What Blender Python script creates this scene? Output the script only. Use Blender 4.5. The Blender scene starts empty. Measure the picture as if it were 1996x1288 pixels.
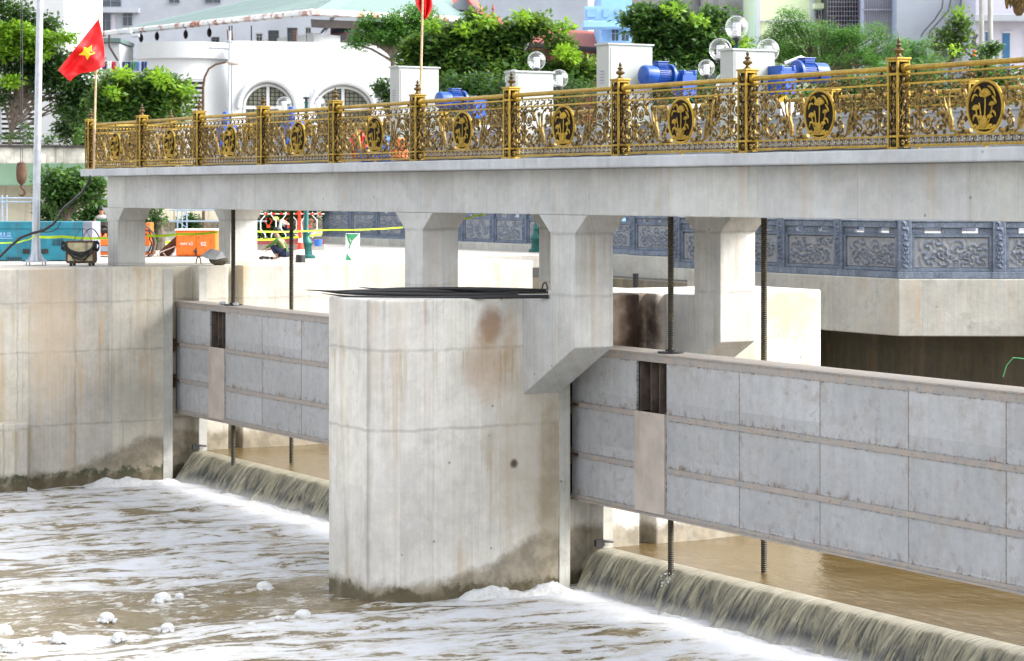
import bpy, math, random
import numpy as np
from mathutils import Vector, Matrix
random.seed(7); RNG = np.random.default_rng(11)
C = bpy.context.scene.collection
SC = bpy.context.scene
# ------------------------------------------------------------------ camera, sky, sun, exposure
F_PX = 4650.0; CX = 998.0; HY = 375.0                 # lens in photo pixels, picture centre, horizon row
TH = math.radians(30.12); SN, CS = math.sin(TH), math.cos(TH)
cd = bpy.data.cameras.new('camera'); cam = bpy.data.objects.new('camera', cd); C.objects.link(cam)
SC.camera = cam
cam.location = (0, 0, 0)
cam.rotation_euler = (math.radians(90), 0, math.radians(90) - TH)
cd.sensor_width = 36; cd.lens = F_PX / 1996 * 36
cd.shift_x = 0; cd.shift_y = -(644 - HY) / 1996
cd.clip_start = 0.5; cd.clip_end = 2000
cd.dof.use_dof = True; cd.dof.focus_distance = 36; cd.dof.aperture_fstop = 3.6
W = bpy.data.worlds.new('World'); SC.world = W; W.use_nodes = True
sky = W.node_tree.nodes.new('ShaderNodeTexSky'); sky.sky_type = 'NISHITA'; sky.sun_disc = False
SUN = Vector((.46, .66, .66)).normalized()
sky.sun_elevation = math.asin(SUN.z); sky.sun_rotation = math.atan2(SUN.x, SUN.y)
sky.air_density = 1.0; sky.dust_density = 4.0; sky.ozone_density = 1.0
bg = W.node_tree.nodes['Background']; bg.inputs[1].default_value = 0.15
hs = W.node_tree.nodes.new('ShaderNodeHueSaturation'); hs.inputs['Saturation'].default_value = .22      # hazy white sky
W.node_tree.links.new(sky.outputs[0], hs.inputs['Color']); W.node_tree.links.new(hs.outputs[0], bg.inputs[0])
sl = bpy.data.lights.new('sun', 'SUN'); sl.energy = .5; sl.angle = math.radians(10); sl.color = (1, .95, .87)
so = bpy.data.objects.new('sun', sl); C.objects.link(so)
so.rotation_euler = SUN.to_track_quat('Z', 'Y').to_euler()
SC.view_settings.view_transform = 'Standard'; SC.view_settings.look = 'None'
SC.view_settings.exposure = 2.0; SC.view_settings.gamma = 1
SC.cycles.max_bounces = 8; SC.cycles.transparent_max_bounces = 12
SC.cycles.sample_clamp_indirect = 8

def wp(px, d, z=0.0):
    """world point on photo column px at depth d"""
    xc = (px - CX) / F_PX * d
    return Vector((-CS * d + SN * xc, SN * d + CS * xc, z))
def wq(px, py, d): return wp(px, d, (HY - py) / F_PX * d)
def wY(px, Y, z=0.0):
    t = (px - CX) / F_PX
    return wp(px, Y / (SN + CS * t), z)
RIGHT = Vector((SN, CS, 0)); FWD = Vector((-CS, SN, 0)); UP = Vector((0, 0, 1))
CAMROT = math.atan2(CS, SN)
# ------------------------------------------------------------------ node helper
class NT:
    def __init__(s, name):
        s.m = bpy.data.materials.new(name); s.m.use_nodes = True
        s.t = s.m.node_tree; s.t.nodes.clear()
        s.out = s.t.nodes.new('ShaderNodeOutputMaterial')
    def n(s, typ, **kw):
        nd = s.t.nodes.new(typ)
        for k, v in kw.items(): setattr(nd, k, v)
        return nd
    def put(s, sock, v):
        if isinstance(v, bpy.types.NodeSocket): s.t.links.new(v, sock)
        elif isinstance(v, (tuple, list)) and len(v) == 3 and sock.type == 'RGBA': sock.default_value = (*v, 1)
        else: sock.default_value = v
    def math(s, op, a, b=0.0, c=None, clamp=False):
        nd = s.n('ShaderNodeMath', operation=op, use_clamp=clamp)
        s.put(nd.inputs[0], a); s.put(nd.inputs[1], b)
        if c is not None: s.put(nd.inputs[2], c)
        return nd.outputs[0]
    def mix(s, f, a, b, mode='MIX'):
        nd = s.n('ShaderNodeMix', data_type='RGBA', blend_type=mode)
        s.put(nd.inputs[0], f); s.put(nd.inputs[6], a); s.put(nd.inputs[7], b)
        return nd.outputs[2]
    def geo(s): return s.n('ShaderNodeNewGeometry').outputs['Position']
    def obj(s): return s.n('ShaderNodeTexCoord').outputs['Object']
    def sep(s, v):
        nd = s.n('ShaderNodeSeparateXYZ'); s.put(nd.inputs[0], v); return nd.outputs
    def comb(s, x, y, z):
        nd = s.n('ShaderNodeCombineXYZ')
        for i, v in enumerate((x, y, z)): s.put(nd.inputs[i], v)
        return nd.outputs[0]
    def noise(s, v, scale=1, detail=3, rough=.5, dist=0):
        nd = s.n('ShaderNodeTexNoise'); s.put(nd.inputs['Vector'], v); s.put(nd.inputs['Scale'], scale)
        nd.inputs['Detail'].default_value = detail; nd.inputs['Roughness'].default_value = rough
        nd.inputs['Distortion'].default_value = dist
        return nd.outputs[0]
    def vor(s, v, scale=1, feature='F1', out='Distance'):
        nd = s.n('ShaderNodeTexVoronoi', feature=feature); s.put(nd.inputs['Vector'], v); nd.inputs['Scale'].default_value = scale
        return nd.outputs[out]
    def sm(s, v, a, b, c=0.0, d=1.0):
        nd = s.n('ShaderNodeMapRange', interpolation_type='SMOOTHSTEP'); s.put(nd.inputs[0], v)
        for i, q in enumerate((a, b, c, d)): s.put(nd.inputs[i + 1], q)
        return nd.outputs[0]
    def bump(s, h, strength=.3, dist=.02, nrm=None):
        nd = s.n('ShaderNodeBump'); nd.inputs['Strength'].default_value = strength; nd.inputs['Distance'].default_value = dist
        s.put(nd.inputs['Height'], h)
        if nrm is not None: s.put(nd.inputs['Normal'], nrm)
        return nd.outputs[0]
    def bsdf(s, color, rough=.7, metal=0.0, normal=None, spec=.4, **kw):
        b = s.n('ShaderNodeBsdfPrincipled'); s.put(b.inputs['Base Color'], color)
        s.put(b.inputs['Roughness'], rough); s.put(b.inputs['Metallic'], metal)
        b.inputs['Specular IOR Level'].default_value = spec
        for k, v in kw.items(): s.put(b.inputs[k.replace('_', ' ')], v)
        if normal is not None: s.put(b.inputs['Normal'], normal)
        s.t.links.new(b.outputs[0], s.out.inputs[0]); return b
def plain(name, col, rough=.6, metal=0.0, var=.12, scale=3.0, bump=0.0, spec=.4, streak=0.0):
    n = NT(name); v = n.obj()
    a = n.noise(v, scale, 4, .6)
    k = n.sm(a, .3, .7, 1 - var, 1 + var)
    c = n.mix(1.0, col, n.comb(k, k, k), 'MULTIPLY')
    if streak:
        x, y, z = n.sep(v)
        st = n.noise(n.comb(n.math('MULTIPLY', n.math('ADD', x, y), 6), 0, n.math('MULTIPLY', z, .5)), 1, 4, .6)
        c = n.mix(n.sm(st, .5, .75, 0, streak), c, (.09, .075, .06))
    n.bsdf(c, n.sm(a, .3, .7, rough - .08, rough + .08), metal, n.bump(n.noise(v, scale * 12, 3), bump, .01) if bump else None, spec)
    return n.m
# ------------------------------------------------------------------ materials
def concrete(name, base=(.40, .395, .375), warm=.35, dark=.25, joints=(), wet=None, spots=(), boards=.5, tint=.07, cell=1.22, holes=True, cold=0.0, patch=0.0, cracks=()):
    n = NT(name); P = n.geo(); x, y, z = n.sep(P)
    u = n.math('ADD', n.math('MULTIPLY', x, .93), n.math('MULTIPLY', y, 1.07))
    big = n.noise(P, .7, 4, .6); mid = n.noise(P, 3.2, 5, .65)
    k = n.math('MULTIPLY', n.sm(big, .3, .7, .90, 1.08), n.sm(mid, .25, .75, .93, 1.06))
    col = n.mix(1.0, base, n.comb(k, k, k), 'MULTIPLY')
    # formwork sheets: each a slightly different cast
    if tint:
        cu = n.math('FLOOR', n.math('DIVIDE', u, cell)); cz = n.math('FLOOR', n.math('DIVIDE', n.math('ADD', z, .42), 1.95))
        wn = n.n('ShaderNodeTexWhiteNoise', noise_dimensions='2D'); n.put(wn.inputs[0], n.comb(cu, cz, 0))
        kk = n.sm(wn.outputs[0], 0, 1, 1 - tint, 1 + tint * .6)
        col = n.mix(1.0, col, n.comb(kk, kk, n.math('ADD', n.math('MULTIPLY', kk, .6), .4)), 'MULTIPLY')
        fr = n.math('FRACT', n.math('DIVIDE', u, cell))
        edge = n.sm(n.math('ABSOLUTE', n.math('SUBTRACT', fr, .5)), .490, .5, 0, .5)
        col = n.mix(n.math('MULTIPLY', edge, n.sm(mid, .35, .6)), col, (.22, .22, .22))
    if boards:
        bd = n.noise(n.comb(n.math('MULTIPLY', u, 26), 0, n.math('MULTIPLY', z, .35)), 1, 2, .6)
        kb = n.sm(bd, .3, .7, 1 - .10 * boards, 1 + .07 * boards)
        col = n.mix(1.0, col, n.comb(kb, kb, kb), 'MULTIPLY')
    st0 = n.noise(n.comb(n.math('MULTIPLY', u, 9), 5.1, n.math('MULTIPLY', z, .22)), 1, 6, .7)
    mo = n.noise(P, 5.5, 9, .78)
    k2 = n.math('MULTIPLY', n.sm(st0, .3, .7, .945, 1.035), n.sm(mo, .30, .68, .92, 1.06))
    col = n.mix(1.0, col, n.comb(k2, k2, n.math('MULTIPLY', k2, n.sm(st0, .3, .6, .95, 1.0))), 'MULTIPLY')
    dirt = n.math('MULTIPLY', n.sm(n.noise(P, 2.1, 8, .75, .3), .53, .66), .20)
    col = n.mix(dirt, col, (.27, .255, .22))
    pit = n.math('MULTIPLY', n.sm(n.vor(P, 13), .05, .12, .5, 0), n.sm(n.noise(P, 1.9, 3), .5, .62))
    col = n.mix(pit, col, (.12, .11, .09))
    # pale lime washes
    lw = n.noise(n.comb(n.math('MULTIPLY', u, .8), 3.3, n.math('MULTIPLY', z, .7)), 1, 5, .65)
    col = n.mix(n.sm(lw, .52, .68, 0, .35), col, (base[0] * 1.25, base[1] * 1.27, base[2] * 1.33))
    # rust and dirt runs
    w1 = n.noise(n.comb(n.math('MULTIPLY', u, 3.6), 1.7, n.math('MULTIPLY', z, .16)), 1, 5, .6)
    w1m = n.math('MULTIPLY', n.sm(w1, .52, .70), n.sm(n.noise(P, 1.1, 3), .35, .65, .25, 1))
    col = n.mix(n.math('MULTIPLY', w1m, warm), col, (.50, .335, .17))
    w2 = n.noise(n.comb(n.math('MULTIPLY', u, 5.5), 7.7, n.math('MULTIPLY', z, .3)), 1, 5, .65)
    w2m = n.math('MULTIPLY', n.sm(w2, .53, .72), n.sm(n.noise(P, .9, 3), .4, .7))
    col = n.mix(n.math('MULTIPLY', w2m, dark), col, (.13, .12, .09))
    if patch:
        pm = n.sm(n.noise(P, 1.7, 6, .7, .6), .56, .62)
        col = n.mix(n.math('MULTIPLY', pm, patch), col, (.17, .165, .15))
    if cold: col = n.mix(cold, col, (.36, .39, .44))
    if holes:
        vd = n.vor(P, 2.6); vc = n.vor(P, 2.6, out='Color')
        hm = n.math('MULTIPLY', n.sm(vd, .035, .075, 1, 0), n.sm(n.sep(vc)[0], .55, .6))
        col = n.mix(n.math('MULTIPLY', hm, .6), col, (.10, .09, .08))
    for j in joints:
        jj = n.math('ABSOLUTE', n.math('SUBTRACT', n.math('ADD', z, n.math('MULTIPLY', n.math('SUBTRACT', mid, .5), .09)), j))
        jm = n.math('MULTIPLY', n.sm(jj, .004, .04, .36, 0), n.sm(n.noise(P, 4, 3), .3, .55, .3, 1))
        col = n.mix(jm, col, (.19, .18, .16))
        # drips under the joint
        dz = n.math('SUBTRACT', j, z)
        dm = n.math('MULTIPLY', n.math('MULTIPLY', n.sm(dz, 0, .05), n.sm(dz, .2, 1.3, 1, 0)), n.sm(n.noise(n.comb(n.math('MULTIPLY', u, 6), j, n.math('MULTIPLY', z, .35)), 1, 6, .7), .50, .72))
        col = n.mix(n.math('MULTIPLY', dm, .6), col, (.33, .26, .13))
    for (cu_, w_) in cracks:
        cc = n.math('ABSOLUTE', n.math('SUBTRACT', n.math('ADD', u, n.math('MULTIPLY', n.math('SUBTRACT', n.noise(P, 2.5, 5, .7), .5), .16)), cu_))
        col = n.mix(n.math('MULTIPLY', n.sm(cc, w_ * .1, w_, .5, 0), n.sm(mid, .35, .6, .3, 1)), col, (.20, .19, .18))
    for (c, r, cc, st) in spots:
        dx = [n.math('DIVIDE', n.math('SUBTRACT', a, b), q) for a, b, q in zip((x, y, z), c, r)]
        dd = n.math('ADD', n.math('ADD', n.math('MULTIPLY', dx[0], dx[0]), n.math('MULTIPLY', dx[1], dx[1])), n.math('MULTIPLY', dx[2], dx[2]))
        dd = n.math('ADD', dd, n.math('MULTIPLY', n.math('SUBTRACT', n.noise(P, 5, 4), .5), .9))
        col = n.mix(n.sm(dd, 0, 1.0, st, 0), col, cc)
    rough = .82
    if wet:
        z0, z1 = wet
        rise = n.math('MULTIPLY', n.sm(y, 16.4, 18.9), z1)
        nz = n.math('MULTIPLY', n.math('SUBTRACT', n.noise(P, 1.3, 8, .75), .5), .62)
        hh = n.math('SUBTRACT', z, n.math('ADD', n.math('ADD', rise, nz), z0))
        wm = n.sm(hh, -.07, .12, 1, 0)
        wcol = n.mix(n.sm(mid, .35, .65), (.17, .145, .10), (.30, .26, .19))
        wcol = n.mix(n.sm(n.noise(P, 3.0, 4), .60, .66, 0, .5), wcol, (.33, .31, .25))
        col = n.mix(n.math('MULTIPLY', wm, .88), col, wcol)
        al = n.math('MULTIPLY', n.sm(n.math('ADD', z, n.math('MULTIPLY', n.math('SUBTRACT', mid, .5), .55)), z0 - .06, z0 + .02, 1, 0), n.sm(n.noise(P, 2.2, 5, .7), .38, .55))
        col = n.mix(n.math('MULTIPLY', al, .85), col, (.03, .042, .014))
        col = n.mix(n.sm(n.math('ADD', z, n.math('MULTIPLY', n.math('SUBTRACT', mid, .5), .3)), -5.92, -5.72, .7, 0), col, (.12, .095, .055))
        rough = n.math('SUBTRACT', .85, n.math('MULTIPLY', wm, .35))
    h = n.math('ADD', n.math('MULTIPLY', n.noise(P, 14, 5, .6), .5), n.math('MULTIPLY', mid, .8))
    n.bsdf(col, rough, 0, n.bump(h, .35, .02), .3)
    return n.m
M = {}
M['pier'] = concrete('concrete_pier', (.66, .64, .60), .50, .40, joints=(-2.31, -3.48), wet=(-5.80, .64), cold=.05, tint=.05, boards=.45,
    spots=(((-30.88, 18.35, -3.7), (.5, 1.0, 2.3), (.45, .37, .25), .45), ((-30.88, 17.55, -2.0), (.5, .30, .40), (.24, .12, .06), .75), ((-30.88, 17.5, -2.55), (.5, .50, .75), (.40, .25, .13), .55), ((-30.88, 17.88, -2.2), (.5, .16, .7), (.40, .28, .15), .55),
           ((-30.88, 17.95, -4.06), (.4, .09, .09), (.08, .05, .035), .95), ((-30.88, 20.05, -2.1), (.9, .75, 1.6), (.15, .08, .04), .85), ((-30.88, 20.2, -2.2), (.9, .42, 1.7), (.022, .011, .007), 1.0), ((-30.88, 22.2, -2.9), (.6, 1.1, .8), (.30, .275, .20), .75), ((-30.88, 23.1, -1.9), (.6, .9, .7), (.36, .31, .20), .75), ((-30.88, 22.6, -4.6), (.6, 1.6, 1.1), (.30, .27, .19), .7), ((-30.88, 21.7, -1.9), (.6, .5, .7), (.42, .30, .16), .6), ((-30.88, 23.4, -3.3), (.6, .4, 1.2), (.27, .26, .22), .7), ((-30.88, 18.6, -4.6), (.3, .3, 1.9), (.22, .16, .07), .55),
           ((-31.24, 15.7, -3.2), (.04, .3, 9), (.24, .245, .25), .55)), cracks=())
M['pier_b'] = M['pier']
M['bank'] = concrete('concrete_bank', (.53, .50, .44), .80, .5, joints=(-2.25, -3.25, -4.75), wet=(-5.70, .62), tint=.10, cell=1.9, boards=.55, cracks=((-43.52 + 17.97, .045), (-43.52 + 16.66, .03)),
    spots=(((-46.8, 16.3, -2.6), (.5, .7, 2.4), (.56, .42, .27), .5), ((-46.8, 18.0, -4.3), (.5, 1.3, .6), (.25, .25, .22), .35)))
M['beam'] = concrete('concrete_beam', (.50, .505, .495), .30, .35, patch=.10, tint=.09, cell=1.9, cold=.10, boards=.3)
M['slab'] = concrete('concrete_slab', (.46, .475, .50), .05, .45, patch=.15, tint=0, cold=.2, boards=0)
M['column'] = concrete('concrete_column', (.50, .50, .485), .35, .30, tint=.03, cold=.08, boards=.5, joints=(-1.5, -.6))
M['quay'] = concrete('concrete_quay', (.46, .455, .42), .3, .2, tint=.05, boards=.3, patch=.2)
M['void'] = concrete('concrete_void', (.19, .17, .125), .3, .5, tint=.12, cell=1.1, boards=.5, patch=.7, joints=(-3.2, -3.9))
M['ground'] = concrete('ground_concrete', (.42, .40, .365), .0, .0, tint=0, boards=0, patch=.1, holes=False)
M['black_rubber'] = plain('black_rubber', (.018, .018, .02), .38, var=.3)
M['black'] = plain('black_void', (.008, .008, .008), .8)
M['rope'] = plain('steel_cable', (.06, .055, .06), .5)
M['galv'] = plain('galvanised_steel', (.42, .45, .50), .42, .55, .12, 6)
M['rust'] = plain('rusty_steel', (.105, .058, .034), .85, .0, .4, 8, .3)
M['white'] = plain('white_render', (.47, .485, .50), .7, var=.05, scale=.6, streak=.05)
M['white2'] = plain('pale_render', (.32, .345, .39), .7, var=.08, scale=.5, streak=.06)
M['glass_dark'] = plain('window_glass', (.045, .06, .075), .12, 0, .2, 1, spec=.7)
M['dark'] = plain('dark_recess', (.035, .03, .028), .8, var=.3)
M['cream'] = plain('cream_render', (.40, .375, .295), .8, var=.12, scale=1.2, streak=.35)
M['stain_wall'] = plain('stained_wall', (.42, .41, .37), .85, var=.35, scale=1.6, streak=.95)
M['cabinet'] = plain('cabinet_paint', (.34, .365, .35), .45, 0, .05, 2)
M['blue'] = plain('blue_paint', (.006, .060, .30), .34, 0, .22, 4, spec=.5)
M['yellow'] = plain('yellow_paint', (.75, .52, .03), .4)
M['orange'] = plain('orange_paint', (.72, .15, .015), .5, 0, .10, 5, streak=.4)
M['teal'] = plain('teal_paint', (.015, .17, .24), .5, 0, .2, 3, streak=.6)
M['teal_grey'] = plain('grey_panel', (.22, .23, .29), .6, 0, .15)
M['red'] = plain('red_cloth', (.78, .012, .015), .65, 0, .06)
M['star'] = plain('yellow_cloth', (.85, .66, .02), .65, 0, .05)
M['bamboo'] = plain('bamboo', (.46, .33, .20), .6, 0, .25, 10)
M['tape'] = plain('barrier_tape', (.62, .88, .03), .5, 0, .12, 2)
M['lampgreen'] = plain('lamp_green', (.008, .085, .075), .35, .2, .2, 5)
M['cone_red'] = plain('cone_red', (.80, .05, .02), .45)
M['cone_white'] = plain('cone_white', (.8, .8, .8), .45)
M['bark'] = plain('bark', (.12, .095, .075), .9, 0, .35, 6, .6)
M['redroof'] = plain('red_roof', (.30, .075, .055), .7, 0, .15, 1.2, streak=.2)
M['greenroof'] = plain('green_roof', (.115, .175, .165), .55, 0, .06, .8, streak=.08)
M['shedroof'] = plain('shed_roof', (.075, .13, .085), .5, 0, .12, 1.2)
M['greywall'] = plain('grey_blue_render', (.28, .31, .36), .8, var=.08, scale=.5)
M['darkconc'] = plain('weathered_render', (.22, .21, .20), .9, var=.45, scale=.7, streak=.6)
M['lime'] = plain('lime_render', (.62, .70, .44), .8, var=.05, scale=.5)
M['bluehouse'] = plain('blue_render', (.26, .47, .80), .7, var=.06, scale=.7)
M['lilac'] = plain('lilac_render', (.44, .43, .50), .8, var=.06, scale=.5)
M['redframe'] = plain('red_timber', (.28, .05, .05), .6)
M['bluedoor'] = plain('blue_door', (.02, .10, .22), .5)
M['skin'] = plain('skin', (.38, .20, .13), .6, var=.08)
M['hair'] = plain('black_hair', (.012, .011, .012), .6)
M['shirt'] = plain('green_shirt', (.055, .13, .025), .85, bump=.3)
M['navy'] = plain('navy_trousers', (.012, .018, .05), .85)
M['vest'] = plain('green_vest', (.02, .16, .07), .8)
M['greyc'] = plain('grey_cloth', (.40, .42, .45), .8)
M['helmet'] = plain('yellow_helmet', (.65, .72, .12), .35)
M['creamtin'] = plain('cream_steel', (.50, .44, .27), .6, 0, .25, 4, streak=.8)
M['bluegreymetal'] = plain('fence_paint', (.28, .36, .46), .5)
M['sack'] = plain('sack', (.10, .085, .06), .9, 0, .5, 9, .6)
M['plastic'] = plain('clear_plastic_film', (.45, .46, .47), .3)
M['polec'] = plain('pole_concrete', (.32, .32, .30), .8)
M['orangec'] = plain('orange_cloth', (.75, .17, .06), .7)
M['bluec'] = plain('blue_tarp', (.04, .14, .50), .6)
for i, c in enumerate([(.02, .03, .10), (.6, .62, .65), (.35, .02, .04), (.03, .06, .16), (.05, .20, .10), (.10, .18, .35)]):
    M['cloth%d' % i] = plain('laundry_cloth', c, .85)

def gold(name, base, dark, amt, rough):
    n = NT(name); v = n.obj(); a = n.noise(v, 22, 4, .6); b = n.noise(v, 5, 3)
    c = n.mix(n.sm(a, .35, .65, 0, amt), base, dark)
    rnd_ = n.n('ShaderNodeObjectInfo').outputs['Random']; kk = n.sm(rnd_, 0, 1, .82, 1.12)
    kk = n.math('MULTIPLY', kk, n.sm(n.noise(n.geo(), 2.3, 6, .7), .3, .7, .78, 1.1)); c = n.mix(1.0, c, n.comb(kk, kk, kk), 'MULTIPLY')
    n.bsdf(c, n.sm(b, .3, .7, rough, rough + .15), .55, n.bump(n.noise(v, 90, 2), .15, .004), .5); return n.m
M['gold'] = gold('gold_paint', (.44, .285, .032), (.22, .135, .02), .55, .40)
M['goldwork'] = gold('antique_gold', (.31, .20, .045), (.022, .014, .006), .95, .45)
M['bronze'] = gold('dark_bronze', (.055, .038, .02), (.30, .19, .05), .45, .35)
M['golddark'] = plain('dark_patina', (.016, .011, .006), .85, var=.3, spec=.15)

def gate_mat():
    n = NT('gate_paint'); v = n.obj(); x, y, z = n.sep(v)
    mott = n.noise(v, .9, 5, .6); mid = n.noise(v, 4, 5, .65); fine = n.noise(v, 22, 3, .6)
    k = n.math('MULTIPLY', n.sm(mott, .3, .7, .90, 1.08), n.sm(mid, .25, .75, .95, 1.04))
    k = n.math('MULTIPLY', k, n.sm(n.noise(v, 6, 9, .8), .3, .7, .86, 1.08))
    stv = n.noise(n.comb(n.math('MULTIPLY', x, 5), 0, n.math('MULTIPLY', z, .5)), 1, 6, .7)
    k = n.math('MULTIPLY', k, n.sm(stv, .3, .7, .92, 1.04))
    cell = n.n('ShaderNodeTexWhiteNoise', noise_dimensions='2D'); n.put(cell.inputs[0], n.comb(n.math('FLOOR', n.math('DIVIDE', n.math('SUBTRACT', x, .78), 1.8)), n.math('FLOOR', n.math('DIVIDE', n.math('SUBTRACT', z, .1), .78)), 0))
    k = n.math('MULTIPLY', k, n.sm(cell.outputs[0], 0, 1, .90, 1.06))
    col = n.mix(1.0, (.41, .418, .43), n.comb(k, k, k), 'MULTIPLY')
    col = n.mix(n.sm(n.noise(v, 1.8, 8, .75), .47, .70, 0, .6), col, (.27, .235, .20))
    col = n.mix(n.sm(mid, .57, .68, 0, .5), col, (.22, .19, .17))
    rn = n.noise(n.comb(n.math('MULTIPLY', x, 7), 0, n.math('MULTIPLY', z, 4)), 1, 3, .7)
    dots = n.noise(n.comb(n.math('MULTIPLY', x, 16), 0, n.math('MULTIPLY', z, 16)), 1, 2, .6)
    for zz in (-.13, -.862, -.943, -1.622, -1.703, -2.27):
        d = n.math('ABSOLUTE', n.math('SUBTRACT', z, zz))
        up = n.sm(n.math('SUBTRACT', z, zz), -.02, .16, 1, 0)
        up = n.math('MULTIPLY', up, n.sm(n.math('SUBTRACT', z, zz), -.03, -.005))
        col = n.mix(n.math('MULTIPLY', n.math('MULTIPLY', up, n.sm(rn, .50, .68)), .75), col, (.13, .06, .03))
        col = n.mix(n.math('MULTIPLY', n.sm(d, .004, .016, .75, 0), n.sm(dots, .50, .64, .1, 1)), col, (.06, .042, .035))
    for xx in (1.8, 2.58, 4.38, 6.18, 7.97, 9.75, 11.5, 13.3):
        d = n.math('ABSOLUTE', n.math('SUBTRACT', x, xx))
        col = n.mix(n.math('MULTIPLY', n.sm(d, .01, .10, 1, 0), n.sm(rn, .52, .75, 0, .6)), col, (.20, .10, .06))
        col = n.mix(n.math('MULTIPLY', n.sm(d, .006, .016, 1, 0), n.sm(dots, .45, .62, .12, 1)), col, (.05, .035, .03))
    vd = n.vor(v, 1.3); vc = n.vor(v, 1.3, out='Color')
    col = n.mix(n.math('MULTIPLY', n.sm(vd, .05, .08, .55, 0), n.sm(n.sep(vc)[0], .6, .65)), col, (.24, .24, .24))
    n.bsdf(col, n.sm(mid, .3, .7, .40, .58), .0, n.bump(n.math('ADD', mott, n.math('MULTIPLY', fine, .15)), .25, .03), .45); return n.m
M['gate'] = gate_mat()
M['plinth'] = concrete('concrete_plinth', (.30, .315, .33), .1, .3, tint=.05, patch=.1)
def girder_mat():
    n = NT('primer_steel'); v = n.obj(); x, y, z = n.sep(v)
    a = n.noise(v, 3.5, 5, .7); b = n.noise(n.comb(n.math('MULTIPLY', x, 9), 0, n.math('MULTIPLY', z, 14)), 1, 3, .6)
    c = n.mix(n.sm(a, .38, .62), (.36, .305, .26), (.29, .28, .27))
    c = n.mix(n.sm(b, .56, .72, 0, .6), c, (.17, .10, .06)); c = n.mix(n.sm(b, .25, .38, .7, 0), c, (.09, .075, .065))
    n.bsdf(c, .6, 0, n.bump(b, .3, .01)); return n.m
M['girder'] = girder_mat()
M['primer'] = plain('primer_plate', (.44, .385, .335), .55, 0, .12, 2.5, streak=.12)
def rod_mat():
    n = NT('threaded_rod'); v = n.obj(); x, y, z = n.sep(v)
    s = n.math('SINE', n.math('MULTIPLY', z, 210)); a = n.noise(v, 3, 4, .6)
    c = n.mix(n.sm(s, -.3, .5), (.04, .036, .03), (.10, .09, .07)); c = n.mix(n.sm(a, .4, .7, 0, .5), c, (.16, .13, .06))
    n.bsdf(c, .45, .4, n.bump(s, .6, .02)); return n.m
M['rod'] = rod_mat()
def stone_mat():
    n = NT('blue_grey_stone'); v = n.obj(); a = n.noise(v, 5, 5, .7); b = n.noise(v, 40, 3)
    c = n.mix(n.sm(a, .3, .7), (.085, .11, .155), (.18, .22, .285)); c = n.mix(n.sm(b, .5, .7, 0, .25), c, (.4, .43, .48))
    n.bsdf(c, .7, 0, n.bump(b, .3, .01)); return n.m
M['stone'] = stone_mat()
def relief_mat():
    n = NT('carved_stone'); v = n.obj(); x, y, z = n.sep(v)
    b = n.noise(v, 30, 3)
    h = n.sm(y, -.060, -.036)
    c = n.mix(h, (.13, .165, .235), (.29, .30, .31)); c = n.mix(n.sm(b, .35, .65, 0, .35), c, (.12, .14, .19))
    n.bsdf(c, .7, 0, n.bump(b, .3, .01)); return n.m
M['relief'] = relief_mat()
def leaf_mat(name, c1, c2, c3, tr=.45):
    n = NT(name); g = n.n('ShaderNodeNewGeometry').outputs['Random Per Island']
    big = n.noise(n.obj(), 1.1, 2)
    f = n.math('ADD', n.math('MULTIPLY', g, .6), n.math('MULTIPLY', n.sm(big, .35, .65), .4))
    c = n.mix(n.sm(f, .15, .6), c1, c2); c = n.mix(n.sm(f, .72, .95), c, c3)
    d = n.n('ShaderNodeBsdfPrincipled'); n.put(d.inputs['Base Color'], c); d.inputs['Roughness'].default_value = .5
    t = n.n('ShaderNodeBsdfTranslucent'); n.put(t.inputs[0], n.mix(.5, c, c3))
    m = n.n('ShaderNodeMixShader'); m.inputs[0].default_value = tr
    n.t.links.new(d.outputs[0], m.inputs[1]); n.t.links.new(t.outputs[0], m.inputs[2]); n.t.links.new(m.outputs[0], n.out.inputs[0])
    return n.m
M['leaf_dark'] = leaf_mat('leaves_deep', (.010, .038, .011), (.028, .08, .018), (.10, .20, .025))
M['leaf_mid'] = leaf_mat('leaves_mid', (.018, .058, .014), (.05, .13, .024), (.15, .28, .05))
M['leaf_fern'] = leaf_mat('leaves_feathery', (.022, .08, .010), (.07, .20, .028), (.20, .42, .07))
M['leaf_lime'] = leaf_mat('leaves_lime', (.06, .16, .008), (.16, .33, .015), (.36, .54, .04))
M['leaf_yellow'] = leaf_mat('leaves_fresh', (.018, .062, .012), (.052, .14, .025), (.26, .38, .05))
def shirt_glass():
    n = NT('clear_globe'); g = n.n('ShaderNodeBsdfGlass'); g.inputs['IOR'].default_value = 1.08; g.inputs['Roughness'].default_value = .0
    t = n.n('ShaderNodeBsdfTransparent'); t.inputs[0].default_value = (.93, .95, .97, 1)
    gl = n.n('ShaderNodeBsdfGlossy'); gl.inputs['Roughness'].default_value = .08; gl.inputs[0].default_value = (1, 1, 1, 1)
    fr = n.n('ShaderNodeLayerWeight'); fr.inputs[0].default_value = .35
    m = n.n('ShaderNodeMixShader'); n.t.links.new(n.sm(fr.outputs['Facing'], .25, 1.0, .10, .75), m.inputs[0])
    n.t.links.new(t.outputs[0], m.inputs[1]); n.t.links.new(gl.outputs[0], m.inputs[2]); n.t.links.new(m.outputs[0], n.out.inputs[0]); return n.m
M['globe'] = shirt_glass()
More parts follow.
